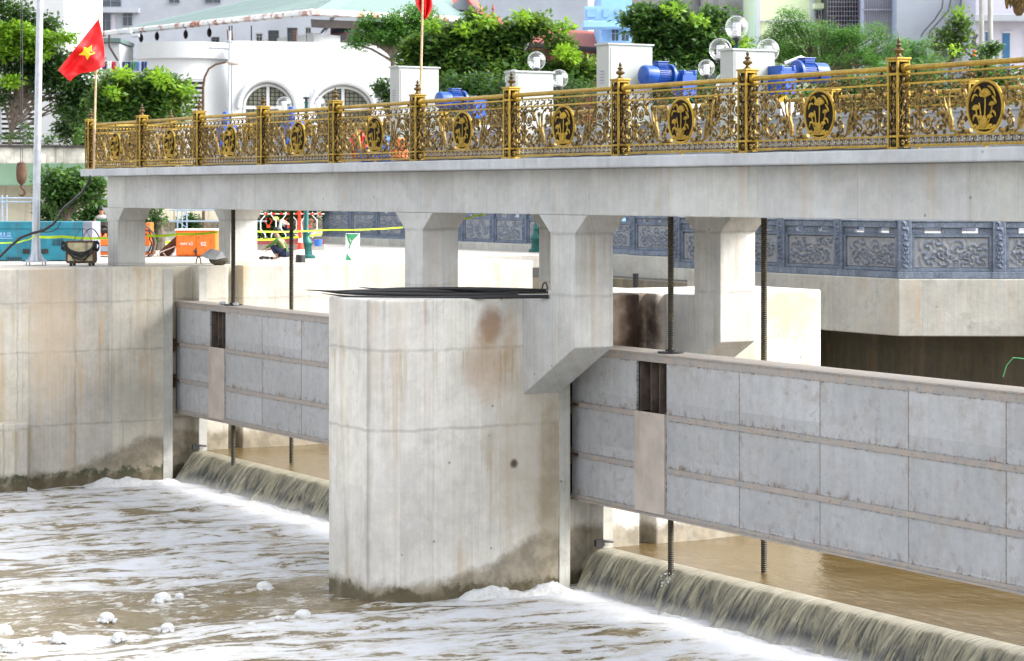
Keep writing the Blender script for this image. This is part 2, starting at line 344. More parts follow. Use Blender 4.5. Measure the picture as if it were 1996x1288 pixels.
def water_mat():
    n = NT('foamy_river_water'); P = n.geo(); x, y, z = n.sep(P)
    wx = n.math('MULTIPLY', n.math('SUBTRACT', n.noise(P, .35, 3), .5), .9)
    X = n.math('ADD', x, wx)
    v1 = n.comb(n.math('ADD', X, n.math('MULTIPLY', y, -.10)), n.math('MULTIPLY', y, .26), 0)
    f1 = n.noise(v1, 2.0, 10, .70, .5)
    f2 = n.noise(n.comb(n.math('MULTIPLY', x, 1.0), n.math('MULTIPLY', y, .5), 4), 5.0, 6, .7)
    # wake behind the pier and behind the bank wall is thinner foam
    wk = n.math('MULTIPLY', n.sm(n.math('ABSOLUTE', n.math('ADD', n.math('ADD', X, 32.4), n.math('MULTIPLY', y, .0))), .5, 2.1, 1, 0), 1.0)
    near = n.sm(y, 17.4, 19.0)                       # churned white just below the falls
    dn = n.sm(y, 5, 16, .05, .0)
    th = n.math('ADD', n.math('SUBTRACT', n.math('ADD', .462, n.math('MULTIPLY', wk, .17)), n.math('MULTIPLY', near, .085)), dn)
    f = n.math('ADD', n.math('MULTIPLY', f1, .72), n.math('MULTIPLY', f2, .28))
    mask = n.sm(n.math('SUBTRACT', f, th), -.008, .012)
    speck = n.math('MULTIPLY', n.sm(f2, .535, .56), n.sm(n.noise(P, .8, 2), .38, .52))
    mask = n.math('MAXIMUM', mask, speck)
    thick = n.sm(n.math('ADD', n.math('SUBTRACT', f, th), n.math('MULTIPLY', n.math('SUBTRACT', f2, .5), .25)), 0, .10)
    wcol = n.mix(n.noise(P, .5, 3), (.155, .120, .062), (.215, .17, .092))
    fcol = n.mix(thick, (.47, .455, .42), (.585, .605, .64))
    col = n.mix(mask, wcol, fcol)
    rip = n.math('ADD', n.noise(n.comb(n.math('MULTIPLY', x, 2.2), n.math('MULTIPLY', y, 1.1), 0), 1.2, 4, .6), n.math('MULTIPLY', n.noise(P, 7, 3), .18))
    h = n.math('ADD', rip, n.math('MULTIPLY', n.math('MULTIPLY', mask, n.noise(P, 11, 5, .7)), .55))
    n.bsdf(col, n.math('ADD', .10, n.math('MULTIPLY', mask, .75)), 0, n.bump(h, .5, .08), .5)
    return n.m
M['water'] = water_mat()
def upwater_mat():
    n = NT('brown_still_water'); P = n.geo(); x, y, z = n.sep(P)
    a = n.noise(n.comb(x, n.math('MULTIPLY', y, 2.2), 0), .6, 4, .6)
    c = n.mix(a, (.085, .057, .020), (.13, .09, .034))
    nearw = n.sm(y, 19.6, 21.8, 1, 0)
    lines = n.noise(n.comb(n.math('MULTIPLY', x, .9), n.math('MULTIPLY', y, 6), 0), 3, 5, .7)
    c = n.mix(n.math('MULTIPLY', n.sm(lines, .5, .66), n.math('MULTIPLY', nearw, .6)), c, (.30, .235, .14))
    h = n.math('ADD', n.noise(n.comb(n.math('MULTIPLY', x, 1.4), n.math('MULTIPLY', y, 3), 0), 1.6, 4, .6), n.math('MULTIPLY', lines, n.math('MULTIPLY', nearw, .5)))
    n.bsdf(c, .16, 0, n.bump(h, .5, .05), .3); return n.m
M['upwater'] = upwater_mat()
def fall_mat():
    n = NT('falling_water'); P = n.geo(); x, y, z = n.sep(P)
    xs = n.math('ADD', x, n.math('MULTIPLY', n.noise(n.comb(n.math('MULTIPLY', x, 1.2), 0, n.math('MULTIPLY', z, 2)), 1, 3), .08))
    st = n.noise(n.comb(n.math('MULTIPLY', xs, 24), 0, n.math('MULTIPLY', z, 2.2)), 1, 7, .75)
    bead = n.noise(n.comb(n.math('MULTIPLY', xs, 34), 0, n.math('MULTIPLY', z, 14)), 1, 4, .7)
    gap = n.noise(n.comb(n.math('ADD', n.math('MULTIPLY', xs, 2.6), n.math('MULTIPLY', z, .6)), 2, n.math('MULTIPLY', z, .9)), 1, 6, .7)
    low = n.sm(z, -5.95, -5.5, 1, .1)
    c = n.mix(n.sm(st, .38, .56), (.075, .074, .06), (.37, .34, .235))
    c = n.mix(n.math('MULTIPLY', n.sm(bead, .58, .70), .45), c, (.58, .55, .45))
    gm = n.math('MULTIPLY', n.sm(n.math('ADD', gap, n.math('MULTIPLY', st, -.12)), .42, .46), low)
    c = n.mix(n.math('MULTIPLY', gm, .92), c, n.mix(n.sm(st, .4, .6), (.035, .04, .045), (.12, .125, .125)))
    c = n.mix(n.sm(z, -6.02, -5.82, .75, 0), c, (.62, .60, .54))
    h = n.math('ADD', n.math('MULTIPLY', st, 1.0), n.math('MULTIPLY', bead, .4))
    n.bsdf(c, .3, 0, n.bump(h, 1.0, .06), .5); return n.m
M['fall'] = fall_mat()
def foam_mat():
    n = NT('white_foam'); P = n.geo(); a = n.noise(P, 12, 6, .7); b = n.noise(P, 45, 3)
    c = n.mix(n.sm(a, .3, .65), (.60, .59, .56), (.72, .74, .76))
    n.bsdf(c, .85, 0, n.bump(n.math('ADD', a, n.math('MULTIPLY', b, .3)), .8, .05), .2); return n.m
M['foam'] = foam_mat()
# ------------------------------------------------------------------ mesh builder (world coordinates; build() subtracts the parent's base)
BASE = {}
class MB:
    def __init__(s, k=1.0): s.v = []; s.f = []; s.k = k
    def add(s, vs, fs):
        o = len(s.v); s.v.extend([tuple(p) for p in vs]); s.f.extend([tuple(i + o for i in f) for f in fs])
    def box(s, x0, x1, y0, y1, z0, z1):
        s.add([(x0, y0, z0), (x1, y0, z0), (x1, y1, z0), (x0, y1, z0), (x0, y0, z1), (x1, y0, z1), (x1, y1, z1), (x0, y1, z1)],
              [(0, 3, 2, 1), (4, 5, 6, 7), (0, 1, 5, 4), (1, 2, 6, 5), (2, 3, 7, 6), (3, 0, 4, 7)])
    def obox(s, o, a, b, c):
        o, a, b, c = map(Vector, (o, a, b, c))
        if a.cross(b).dot(c) < 0: o = o + c; c = -c
        s.add([o, o + a, o + a + b, o + b, o + c, o + a + c, o + a + b + c, o + b + c],
              [(0, 3, 2, 1), (4, 5, 6, 7), (0, 1, 5, 4), (1, 2, 6, 5), (2, 3, 7, 6), (3, 0, 4, 7)])
    def wall(s, a, b, z0, z1, t):
        """wall from plan point a to b, thickness t away from the camera"""
        a = Vector((a[0], a[1], 0)); b = Vector((b[0], b[1], 0)); d = (b - a); nn = Vector((-d.y, d.x, 0)).normalized()
        if nn.dot(a + b) < 0: nn = -nn
        s.obox((a.x, a.y, z0), d, nn * t, (0, 0, z1 - z0))
    def prism(s, pts, z0, z1):
        ar = sum(pts[i][0] * pts[(i + 1) % len(pts)][1] - pts[(i + 1) % len(pts)][0] * pts[i][1] for i in range(len(pts)))
        if ar < 0: pts = pts[::-1]
        n = len(pts)
        s.add([(p[0], p[1], z0) for p in pts] + [(p[0], p[1], z1) for p in pts],
              [tuple(range(n - 1, -1, -1)), tuple(range(n, 2 * n))] + [(i, (i + 1) % n, n + (i + 1) % n, n + i) for i in range(n)])
    def extr(s, pts3, vec):
        n = len(pts3); vec = Vector(vec); P = [Vector(p) for p in pts3]
        s.add(P + [p + vec for p in P], [tuple(range(n - 1, -1, -1)), tuple(range(n, 2 * n))] + [(i, (i + 1) % n, n + (i + 1) % n, n + i) for i in range(n)])
    def tube(s, path, r, n=6, cap=True, flat=None):
        P = [Vector(p) for p in path]; m = len(P)
        rs = [q * s.k for q in (r if isinstance(r, (list, tuple)) else [r] * m)]
        o = len(s.v); ref = None
        for i in range(m):
            t = (P[min(i + 1, m - 1)] - P[max(i - 1, 0)])
            t = t.normalized() if t.length > 1e-9 else Vector((0, 0, 1))
            if ref is None:
                ref = Vector((0, 0, 1)) if abs(t.z) < .9 else Vector((1, 0, 0))
                if flat: ref = Vector(flat)
            u = (ref - t * ref.dot(t))
            u = u.normalized() if u.length > 1e-6 else t.orthogonal().normalized()
            w = t.cross(u)
            if not flat: ref = u
            for k in range(n):
                a = 2 * math.pi * k / n
                s.v.append(tuple(P[i] + (u * math.cos(a) + w * math.sin(a)) * rs[i]))
        for i in range(m - 1):
            for k in range(n):
                a = o + i * n + k; b = o + i * n + (k + 1) % n
                s.f.append((a, b, b + n, a + n))
        if cap:
            s.f.append(tuple(o + k for k in range(n - 1, -1, -1))); s.f.append(tuple(o + (m - 1) * n + k for k in range(n)))
    def lathe(s, c, prof, n=16, axis='z'):
        o = len(s.v); c = Vector(c)
        for (r, h) in prof:
            for k in range(n):
                a = 2 * math.pi * k / n; ca, sa = r * math.cos(a), r * math.sin(a)
                p = {'z': (ca, sa, h), 'y': (ca, h, sa), 'x': (h, ca, sa)}[axis]
                s.v.append(tuple(c + Vector(p)))
        for i in range(len(prof) - 1):
            for k in range(n):
                a = o + i * n + k; b = o + i * n + (k + 1) % n
                s.f.append((a, b, b + n, a + n) if axis != 'y' else (a, a + n, b + n, b))
        s.f.append(tuple(o + k for k in range(n - 1, -1, -1))); s.f.append(tuple(o + (len(prof) - 1) * n + k for k in range(n)))
    def ball(s, c, r, n=12, m=8, sc=(1, 1, 1), lump=0.0, seed=0):
        c = Vector(c); o = len(s.v); rr = random.Random(seed)
        ph = [rr.uniform(0, 6) for _ in range(6)]
        for i in range(m + 1):
            t = math.pi * i / m
            for k in range(n):
                a = 2 * math.pi * k / n
                q = 1 + lump * (math.sin(3 * a + ph[0] + 2 * t) * .5 + math.sin(5 * t + ph[1] + a) * .4 + math.sin(7 * a + ph[2] - 5 * t) * .3) * math.sin(t)
                s.v.append((c.x + r * q * sc[0] * math.sin(t) * math.cos(a), c.y + r * q * sc[1] * math.sin(t) * math.sin(a), c.z + r * q * sc[2] * math.cos(t)))
        for i in range(m):
            for k in range(n):
                a = o + i * n + k; b = o + i * n + (k + 1) % n
                s.f.append((a, a + n, b + n, b))
    def build(s, name, mat, parent=None, smooth=False, label=None, bevel=0.0, kind=None):
        me = bpy.data.meshes.new(name)
        b = BASE.get(parent.name, Vector((0, 0, 0))) if parent else Vector((0, 0, 0))
        while False: pass
        me.from_pydata([(p[0] - b[0], p[1] - b[1], p[2] - b[2]) for p in s.v], [], s.f)
        me.materials.append(M[mat] if isinstance(mat, str) else mat)
        if smooth:
            me.polygons.foreach_set('use_smooth', [True] * len(me.polygons))
            try: me.set_sharp_from_angle(angle=math.radians(42))
            except Exception: pass
        me.update()
        o = bpy.data.objects.new(name, me); C.objects.link(o)
        if parent: o.parent = parent; BASE[o.name] = b
        if label: o['label'] = label
        if kind: o['kind'] = kind
        if bevel:
            md = o.modifiers.new('bevel', 'BEVEL'); md.width = bevel; md.segments = 2; md.limit_method = 'ANGLE'; md.angle_limit = math.radians(50)
        return o
def tag(o, label, cat, group=None):
    o['label'] = label; o['category'] = cat
    if group: o['group'] = group
    return o
def thing(name, label, cat, loc=(0, 0, 0), group=None):
    o = bpy.data.objects.new(name, None); C.objects.link(o); o.location = loc; o.empty_display_size = .2
    BASE[o.name] = Vector(loc); return tag(o, label, cat, group)
def struct(name, mb, mat, **k):
    o = mb.build(name, mat, None, **k); o['kind'] = 'structure'; return o
def dup(root, loc=None, rz=None, label=None, group=None, scale=None):
    r = root.copy(); C.objects.link(r)
    if loc is not None: r.location = loc
    if rz is not None: r.rotation_euler = (0, 0, rz)
    if scale is not None: r.scale = scale
    if label: r['label'] = label
    if group: r['group'] = group
    for ch in list(root.children):
        c = ch.copy(); C.objects.link(c); c.parent = r
        for g in list(ch.children):
            d = g.copy(); C.objects.link(d); d.parent = c
    return r
ORD = ['first', 'second', 'third', 'fourth', 'fifth', 'sixth', 'seventh', 'eighth', 'ninth', 'tenth', 'eleventh', 'twelfth', 'thirteenth', 'fourteenth', 'fifteenth', 'sixteenth']
def text_mesh(txt, size):
    cu = bpy.data.curves.new('lettering', 'FONT'); cu.body = txt; cu.size = size; cu.extrude = .004; cu.align_x = 'CENTER'; cu.align_y = 'CENTER'
    o = bpy.data.objects.new('lettering', cu); C.objects.link(o)
    dg = bpy.context.evaluated_depsgraph_get(); me = bpy.data.meshes.new_from_object(o.evaluated_get(dg))
    bpy.data.objects.remove(o); return me
# ================================================================== STRUCTURE
ZW, ZU, ZT = -6.0, -5.44, -1.57          # river level, upstream level, pier top
# --- river sheets
def grid_sheet(x0, x1, y0, y1, nx, ny, zf):
    m = MB(); xs = np.linspace(x0, x1, nx); ys = np.linspace(y0, y1, ny)
    for yy in ys:
        for xx in xs: m.v.append((xx, yy, zf(xx, yy)))
    for j in range(ny - 1):
        for i in range(nx - 1):
            a = j * nx + i; m.f.append((a, a + 1, a + nx + 1, a + nx))
    return m
def wav(x, y):
    return .028 * math.sin(x * 2.1 + .5 * y + 1.3 * math.sin(y * .55)) + .02 * math.sin(x * 3.9 - y * .9) + .012 * math.sin(x * 7.3 + y * 2.9) + .01 * math.sin(y * 4.1 - x * 2.2)
struct('river_water', grid_sheet(-46.9, 14, -14, 19.4, 420, 230, lambda x, y: ZW + wav(x, y) * (1 if y < 18 else max(.4, 1 - (y - 18) * .8))), 'water', smooth=True)
struct('upstream_water', grid_sheet(-55, 4, 19.62, 40, 300, 90, lambda x, y: ZU + (.25 * wav(x, y * 2) if y > 20 else .25 * wav(x, y * 2) * max(0, (y - 19.7) / .3))), 'upwater', smooth=True)
# --- weir sill and falling water, one run per gate bay
def fall_profile(t):                       # t 0..1 from crest back to foot
    if t < .22: q = t / .22; return 19.64 - .24 * q, ZU + .001 - .031 * q * q
    q = (t - .22) / .78
    return 19.40 - .44 * q ** .85, ZU - .03 - .62 * q ** 1.12
def fall_run(x0, x1, seed):
    m = MB(); nx, nz = int((x1 - x0) * 34), 26
    rr = np.random.default_rng(seed); ph = rr.uniform(0, 6, 8)
    for j in range(nz):
        t = j / (nz - 1); yb, zb = fall_profile(t)
        for i in range(nx):
            x = x0 + (x1 - x0) * i / (nx - 1)
            k = .045 * math.sin(x * 5.3 + ph[0]) + .035 * math.sin(x * 9.1 + ph[1] + t) + .028 * math.sin(x * 19 + ph[2] + 2 * t + math.sin(x * 3)) + .018 * math.sin(x * 43 + ph[3] - 3 * t + 2 * math.sin(x * 7)) + .012 * math.sin(x * 71 + 4 * t)
            g = max(0, math.sin(x * 2.7 + ph[4] + .5 * math.sin(x * 1.1))) ** 6
            m.v.append((x, yb - 1.5 * k * t + .14 * g * max(0, t - .15), zb + .012 * math.sin(x * 11 + ph[5]) * min(1, t * 4)))
    for j in range(nz - 1):
        for i in range(nx - 1):
            a = j * nx + i; m.f.append((a, a + nx, a + nx + 1, a + 1))
    return m
RX0, RX1, LX0, LX1 = -30.9, -16.9, -46.82, -32.93
for (a, b, s) in ((RX0, RX1, 3), (LX0, LX1, 8)):
    struct('falling_water', fall_run(a, b, s), 'fall', smooth=True)
def weir(a, b, lab):
    t = thing('weir_sill', lab, 'weir', ((a + b) / 2, 19.6, -9))
    m = MB(); m.extr([(a, 19.28, -9), (a, 19.32, -5.7), (a, 19.55, -5.52), (a, 20.6, -5.52), (a, 20.6, -9)], (b - a, 0, 0)); m.build('sill', 'pier', t)
weir(RX0 - .3, RX1 + .3, 'concrete weir sill under the brown waterfall on the right')
weir(LX0 - .3, LX1 + .3, 'concrete weir sill under the brown waterfall on the left')
# --- foam thrown up along the foot of the falls and against the walls
def foam_ridge(path, w, h, seed, nx=None):
    m = MB(); P = [Vector((p[0], p[1], 0)) for p in path]
    L = sum((P[i + 1] - P[i]).length for i in range(len(P) - 1)); n = nx or int(L * 16); k = 14
    rr = np.random.default_rng(seed); ph = rr.uniform(0, 6, 12)
    for i in range(n):
        s = L * i / (n - 1); q = s; a = 0
        while a < len(P) - 2 and q > (P[a + 1] - P[a]).length: q -= (P[a + 1] - P[a]).length; a += 1
        d = (P[a + 1] - P[a]).normalized(); c = P[a] + d * q; nn = Vector((-d.y, d.x, 0))
        for j in range(k):
            u = j / (k - 1) * 2 - 1
            e = 1 - u * u
            lump = .66 + .20 * math.sin(s * 4.1 + ph[0] + 2 * u) + .12 * math.sin(s * 9.7 + ph[1] - 3 * u) + .07 * math.sin(s * 21 + ph[2] + 5 * u) + .04 * math.sin(s * 39 + 9 * u)
            env = min(1, 6 * i / n + .15, 6 * (n - 1 - i) / n + .15)
            ww = w * (.7 + .3 * math.sin(s * 2.3 + ph[3]) + .18 * math.sin(s * 8 + ph[4]))
            m.v.append((c.x + nn.x * u * ww, c.y + nn.y * u * ww, ZW - .03 + h * env * e ** .7 * max(.05, lump)))
    for i in range(n - 1):
        for j in range(k - 1):
            a = i * k + j; m.f.append((a, a + 1, a + k + 1, a + k))
    return m
fo = MB()
for pth, w, h, s in (([(-30.7, 18.92), (-17, 18.92)], .13, .06, 1), ([(-46.6, 18.92), (-33, 18.92)], .13, .06, 2), ([(-30.72, 16.9), (-30.55, 17.8), (-30.42, 18.75)], .26, .25, 3), ([(-46.55, 16.9), (-46.3, 17.9), (-45.9, 18.8)], .38, .20, 5),
                     ([(-46.62, 14.9), (-46.6, 15.9)], .12, .10, 6)):
    r = foam_ridge(pth, w, h, s); fo.add(r.v, r.f)
rnd = random.Random(12)
for xa, xb in ((-30.75, -17), (-46.6, -33)):
    for k in range(0):
        x = rnd.uniform(xa, xb); q = rnd.random() ** 1.3; r = rnd.uniform(.006, .022) * (1 - .3 * q)
        fo.ball((x, 18.95 - .03 * math.sin(x * 5) - .30 * q, ZW + .03 + rnd.random() ** 2.5 * .13 * (1 - q)), r, 5, 3, (1.5, 1.2, .8), 0, k)
f_ = fo.build('foam', 'foam', smooth=True); f_['kind'] = 'stuff'; f_['label'] = 'white churned foam along the foot of the falls and walls'; f_['category'] = 'foam'
# countable clumps drifting on the river
cl = [(318, 1172, 26, 'largest round white foam clump drifting left of the pier'), (515, 1150, 24, 'white foam clump drifting nearest the pier'), (208, 1210, 23, 'white foam clump on the brown water at lower left'),
      (326, 1230, 20, 'small white foam clump below the largest one'), (232, 1248, 20, 'small pointed foam clump near the bottom edge'), (48, 1258, 17, 'foam clump near the bottom left corner, right one of a pair'), (18, 1268, 22, 'foam clump in the bottom left corner, left one of a pair'),
      (5, 1235, 26, 'broad foam heap at the left edge of the water'), (115, 1250, 22, 'flat foam patch between the corner clumps and the pointed clump'), (490, 1225, 14, 'tiny flat foam clump below the nearest clump'), (542, 1212, 12, 'tiny foam clump left of the foam heap under the pier'),
      (590, 1206, 26, 'lumpy foam heap in front of the pier foot'), (350, 1168, 14, 'little foam tuft just right of the largest clump'), (980, 1160, 22, 'foam bump against the right foot of the pier'), (1128, 1130, 28, 'tall foam heap in the corner by the right waterfall')]
for i, (px, py, r, lab) in enumerate(cl):
    d = -ZW * F_PX / (py - HY); p = wp(px, d, ZW); rr = .82 * r * d / F_PX
    m = MB(); rnd = random.Random(i)
    for k in range(46):
        a = rnd.uniform(0, 6.28); q = rnd.random() ** .6 * rr * 1.0; hh = (1 - (q / rr) ** 2)
        m.ball((p.x + math.cos(a) * q, p.y + math.sin(a) * q, ZW + .42 * rr * hh * rnd.uniform(.5, 1)), rr * rnd.uniform(.13, .27), 10, 7, (1, 1, .9), .15, i * 9 + k)
    m.ball((p.x, p.y, ZW + .05), rr * .72, 18, 10, (1.1, 1.1, .75), .08, i)
    tag(m.build('foam_clump', 'foam', smooth=True), lab, 'foam clump', 'foam clumps floating on the river')
# --- ground behind the far bank
g = MB(); g.prism([(-49.6, -60), (-49.6, 27.7), (-52, 27.7), (-52, 33.1), (-41.0, 33.1), (-41.0, 28.3), (-34.4, 28.3), (-31.5, 33.5), (-20, 52), (60, 120), (60, 330), (-330, 330), (-330, -60)], -1.9, -1.60)
struct('ground', g, 'ground')
# --- left bank wall with gate slot and stop-log groove
BX = -46.8
t = thing('bank_wall', 'tall stained concrete bank wall on the left with gate slot', 'wall', (BX, 16, -9))
m = MB()
m.prism([(BX, -40), (BX, 18.93), (-47.2, 18.93), (-47.2, 19.52), (BX, 19.52), (BX, 20.20), (-47.15, 20.20), (-47.15, 20.52), (BX, 20.52), (BX, 27.7), (-49.8, 27.7), (-49.8, -40)], -9, ZT + .02)
m.build('wall_body', 'bank', t, bevel=.025)
m = MB(); m.box(-46.79, -46.28, 4, 15.62, -9, -4.62); m.build('toe_block', 'bank', t, bevel=.03)
m = MB(); m.box(-46.80, -46.785, 18.72, 18.925, -9, -1.6); m.build('slot_edge_strip', 'quay', t)
m = MB(); m.box(-46.80, -46.787, 19.525, 19.70, -9, -1.6); m.build('slot_edge_strip', 'quay', t)
# --- piers
def pier_poly(xl, xr):
    w = xr - xl
    right = [(xl + .42, 15.68), (xr - .36, 15.68), (xr, 16.02), (xr, 18.93), (xr - .40, 18.93), (xr - .40, 19.52), (xr, 19.52), (xr, 20.2), (xr - .3, 20.2), (xr - .3, 20.5), (xr, 20.5), (xr, 23.7)]
    left = [(xl, 23.7), (xl, 20.5), (xl + .3, 20.5), (xl + .3, 20.2), (xl, 20.2), (xl, 19.52), (xl + .35, 19.52), (xl + .35, 18.93), (xl, 18.93), (xl, 16.05)]
    return right + left
def col_prism(mb, xl, xr, y0, y1, side, zb=None):
    """xl,xr shaft faces; side +1: bracket carries it off the pier to the right, -1 to the left, 0: stands on its top"""
    zt, hz, hx = -.325, -.60, .34
    if side == 0:
        pts = [(xl, zb), (xr, zb), (xr, hz), (xr + hx, zt), (xl - hx, zt), (xl, hz)]
    elif side > 0:
        pr = side_x
        pts = [(pr, ZT), (pr, -3.03), (xr, -2.25), (xr, hz), (xr + hx, zt), (xl - hx, zt), (xl, hz), (xl, ZT)]
    else:
        pr = side_x
        pts = [(pr, ZT), (xr, ZT), (xr, hz), (xr + hx, zt), (xl - hx, zt), (xl, hz), (xl, -2.25), (pr, -3.03)]
    mb.extr([(p[0], y0, p[1]) for p in pts], (0, y1 - y0, 0))
def make_pier(lab, x_l, x_r):
    global side_x
    t = thing('bridge_pier', lab, 'bridge pier', ((x_l + x_r) / 2, 18, -9))
    m = MB(); m.prism(pier_poly(x_l, x_r), -9, ZT); m.build('pier_body', 'pier', t, bevel=.03)
    for y0, y1 in ((18.10, 18.76), (20.66, 21.31)):
        side_x = x_r + .003
        m = MB(); col_prism(m, x_r + .80, x_r + 1.49, y0, y1, 1); m.build('column', 'column', t, bevel=.015)
        side_x = x_l - .003
        m = MB(); col_prism(m, x_l - 1.76, x_l - 1.13, y0, y1, -1); m.build('column', 'column', t, bevel=.015)
    for s, xx in ((1, x_r), (-1, x_l)):
        for y0, y1 in ((18.74, 18.925), (19.525, 19.70)):
            m = MB(); m.box(min(xx, xx + s * .014), max(xx, xx + s * .014), y0, y1, -9, ZT - .02); m.build('slot_edge_strip', 'quay', t)
    return t
make_pier('large pale stained concrete pier in the middle carrying four columns', -32.95, -30.88)
make_pier('concrete pier beyond the right gate', -17.03, -14.96)
for y0, y1, lab in ((18.10, 18.72, 'square concrete column on the left bank wall at the front of the bridge'), (20.66, 21.31, 'square concrete column on the left bank wall at the back of the bridge')):
    m = MB(); col_prism(m, -48.42, -47.80, y0, y1, 0, ZT + .02)
    o = m.build('bridge_column', 'column', bevel=.015); tag(o, lab, 'column', 'columns standing on the left bank wall')
# --- the bridge deck
t = thing('footbridge', 'grey concrete footbridge deck with deep edge beams', 'bridge', (-31, 19.7, -.32))
m = MB(); m.box(-48.95, -12.5, 17.68, 21.72, .345, .50); m.build('deck_slab', 'slab', t, bevel=.02)
m = MB(); m.box(-48.42, -12.6, 18.095, 18.72, -.325, .343); m.build('edge_beam', 'beam', t, bevel=.015)
m = MB(); m.box(-48.42, -12.6, 20.66, 21.31, -.325, .343); m.build('edge_beam', 'beam', t, bevel=.015)
for x in (-48.1, -44.2, -40, -34.4, -29.74, -26, -22, -18):
    m = MB(); m.box(x - .3, x + .3, 18.725, 20.655, -.20, .342); m.build('cross_beam', 'beam', t)
m = MB(); m.box(-48.0, -12.6, 20.05, 20.5, .502, 1.02); m.box(-48.0, -12.6, 20.02, 20.53, 1.022, 1.08); m.build('machine_plinth', 'plinth', t)
# --- gates
def make_gate():
    t = thing('sluice_gate', 'riveted grey steel sluice gate in the right bay with rust along its seams', 'sluice gate', (0, 0, 0), 'sluice gates hanging under the bridge')
    Wd, H = 14.35, 2.33; y0, y1 = 0, .50
    m = MB()
    m.box(0, 1.81, y0, .03, -H, -.12); m.box(1.81, 2.59, y0, .03, -H, -.87); m.box(2.59, Wd, y0, .03, -H, -.12)
    m.build('skin_plate', 'gate', t)
    m = MB(); m.box(0, Wd, y1 - .03, y1, -H, -.02); m.build('back_plate', 'gate', t)
    m = MB(); m.box(-.02, Wd, -.035, y1 + .02, -.02, 0); m.box(-.01, Wd, -.012, .018, -.128, -.022); m.build('top_flange', 'girder', t)
    m = MB(); m.box(-.02, Wd, -.03, y1 + .02, -H - .03, -H - .002); m.box(-.01, Wd, -.014, .016, -H, -H + .055); m.build('bottom_flange', 'girder', t)
    for z0 in (-.94, -1.70):
        m = MB(); m.box(.02, 1.78, -.022, -.001, z0, z0 + .075); m.box(2.62, Wd, -.022, -.001, z0, z0 + .075); m.build('girder_strip', 'girder', t)
        m = MB(); m.box(-.17, -.02, -.05, .07, z0 - .12, z0 + .14); m.box(-.1, .22, -.045, -.003, z0 + .02, z0 + .06); m.tube([(-.10, -.09, z0 + .01), (-.10, .1, z0 + .01)], .055, 10); m.build('guide_bracket', 'rust', t)
    for xx in (4.38, 6.18, 7.97, 9.75, 11.5, 13.3):
        m = MB(); m.box(xx - .006, xx + .006, -.005, -.0005, -H + .06, -.13); m.build('seam_weld', 'girder', t)
    m = MB(); m.box(1.79, 2.575, -.032, -.003, -H + .02, -.86); cp = m.build('cover_plate', 'primer', t); cp['label'] = 'bare primer-coloured cover plate'
    m = MB()
    for xx in (1.84, 2.13, 2.36, 2.56): m.box(xx - .008, xx + .008, .035, .42, -.86, -.125)
    m.box(1.81, 2.59, .20, .43, -.50, -.485); m.build('inner_rib', plain('rib_steel', (.10, .075, .06), .7, 0, .4, 5), t)
    m = MB(); m.box(1.82, 2.58, .44, .46, -.86, -.125); m.build('opening_back', 'dark', t)
    m = MB(); m.box(-.13, -.022, .04, .46, -H, -.05); m.build('rubber_seal', 'black', t)
    return t
gate = make_gate(); gate.location = (-31.12, 19.12, -2.33)
dup(gate, (-47.04, 19.12, -2.285), label='grey steel sluice gate in the left bay behind the pier')
# --- hoist rods
for (x, y, zb, lab) in ((-28.78, 19.36, -5.78, 'dark threaded hoist rod passing through the right gate'), (-27.72, 20.25, -5.6, 'dark threaded hoist rod behind the right gate'),
                        (-44.62, 19.36, -5.7, 'dark threaded hoist rod through the left gate beside the column'), (-43.75, 20.25, -5.6, 'dark threaded hoist rod behind the left gate')):
    t = thing('hoist_rod', lab, 'hoist rod', (x, y, zb), 'hoist rods of the sluice gates')
    m = MB(); m.tube([(x, y, zb), (x, y, .30)], .043, 14, cap=True); m.build('rod', 'rod', t, smooth=True)
    if y < 20:
        m = MB(); m.lathe((x, y, -2.328 if x > -40 else -2.283), [(.19, .002), (.19, .022), (.08, .03), (.08, .05)], 18); m.build('rod_collar', 'black_rubber', t)
# small debris on the left gate
m = MB(); m.ball((-45.0, 19.3, -2.25), .06, lump=.3, sc=(2, 1, .6)); m.ball((-44.35, 19.3, -2.25), .05, lump=.3, sc=(2, 1, .7)); tag(m.build('plastic_litter', 'plastic', smooth=True), 'crumpled plastic litter lying on top of the left gate', 'litter')
# splash by the right rod
m = MB(); rnd = random.Random(4)
for k in range(70):
    q = rnd.random(); m.ball((-28.75 + rnd.gauss(.02, .05 + .05 * q), 19.27 + rnd.gauss(0, .04), -5.5 - .5 * q), rnd.uniform(.006, .018), 5, 4)
s_ = m.build('water_splash', 'foam'); s_['kind'] = 'stuff'; s_['label'] = 'white splash where the rod meets the falling water'; s_['category'] = 'splash'
# grey clamp at the crest ends
for x in (-30.86, -46.78):
    m = MB(); m.tube([(x - .05, 19.42, -5.33), (x + .02, 19.40, -5.31), (x + .06, 19.48, -5.32), (x + .05, 19.66, -5.34)], .022, 8); m.box(x, x + .07, 19.35, 19.5, -5.4, -5.3)
    tag(m.build('seal_strip', 'black_rubber', smooth=True), 'bent black rubber seal end at the %s waterfall crest' % ('right' if x > -40 else 'left'), 'seal strip')
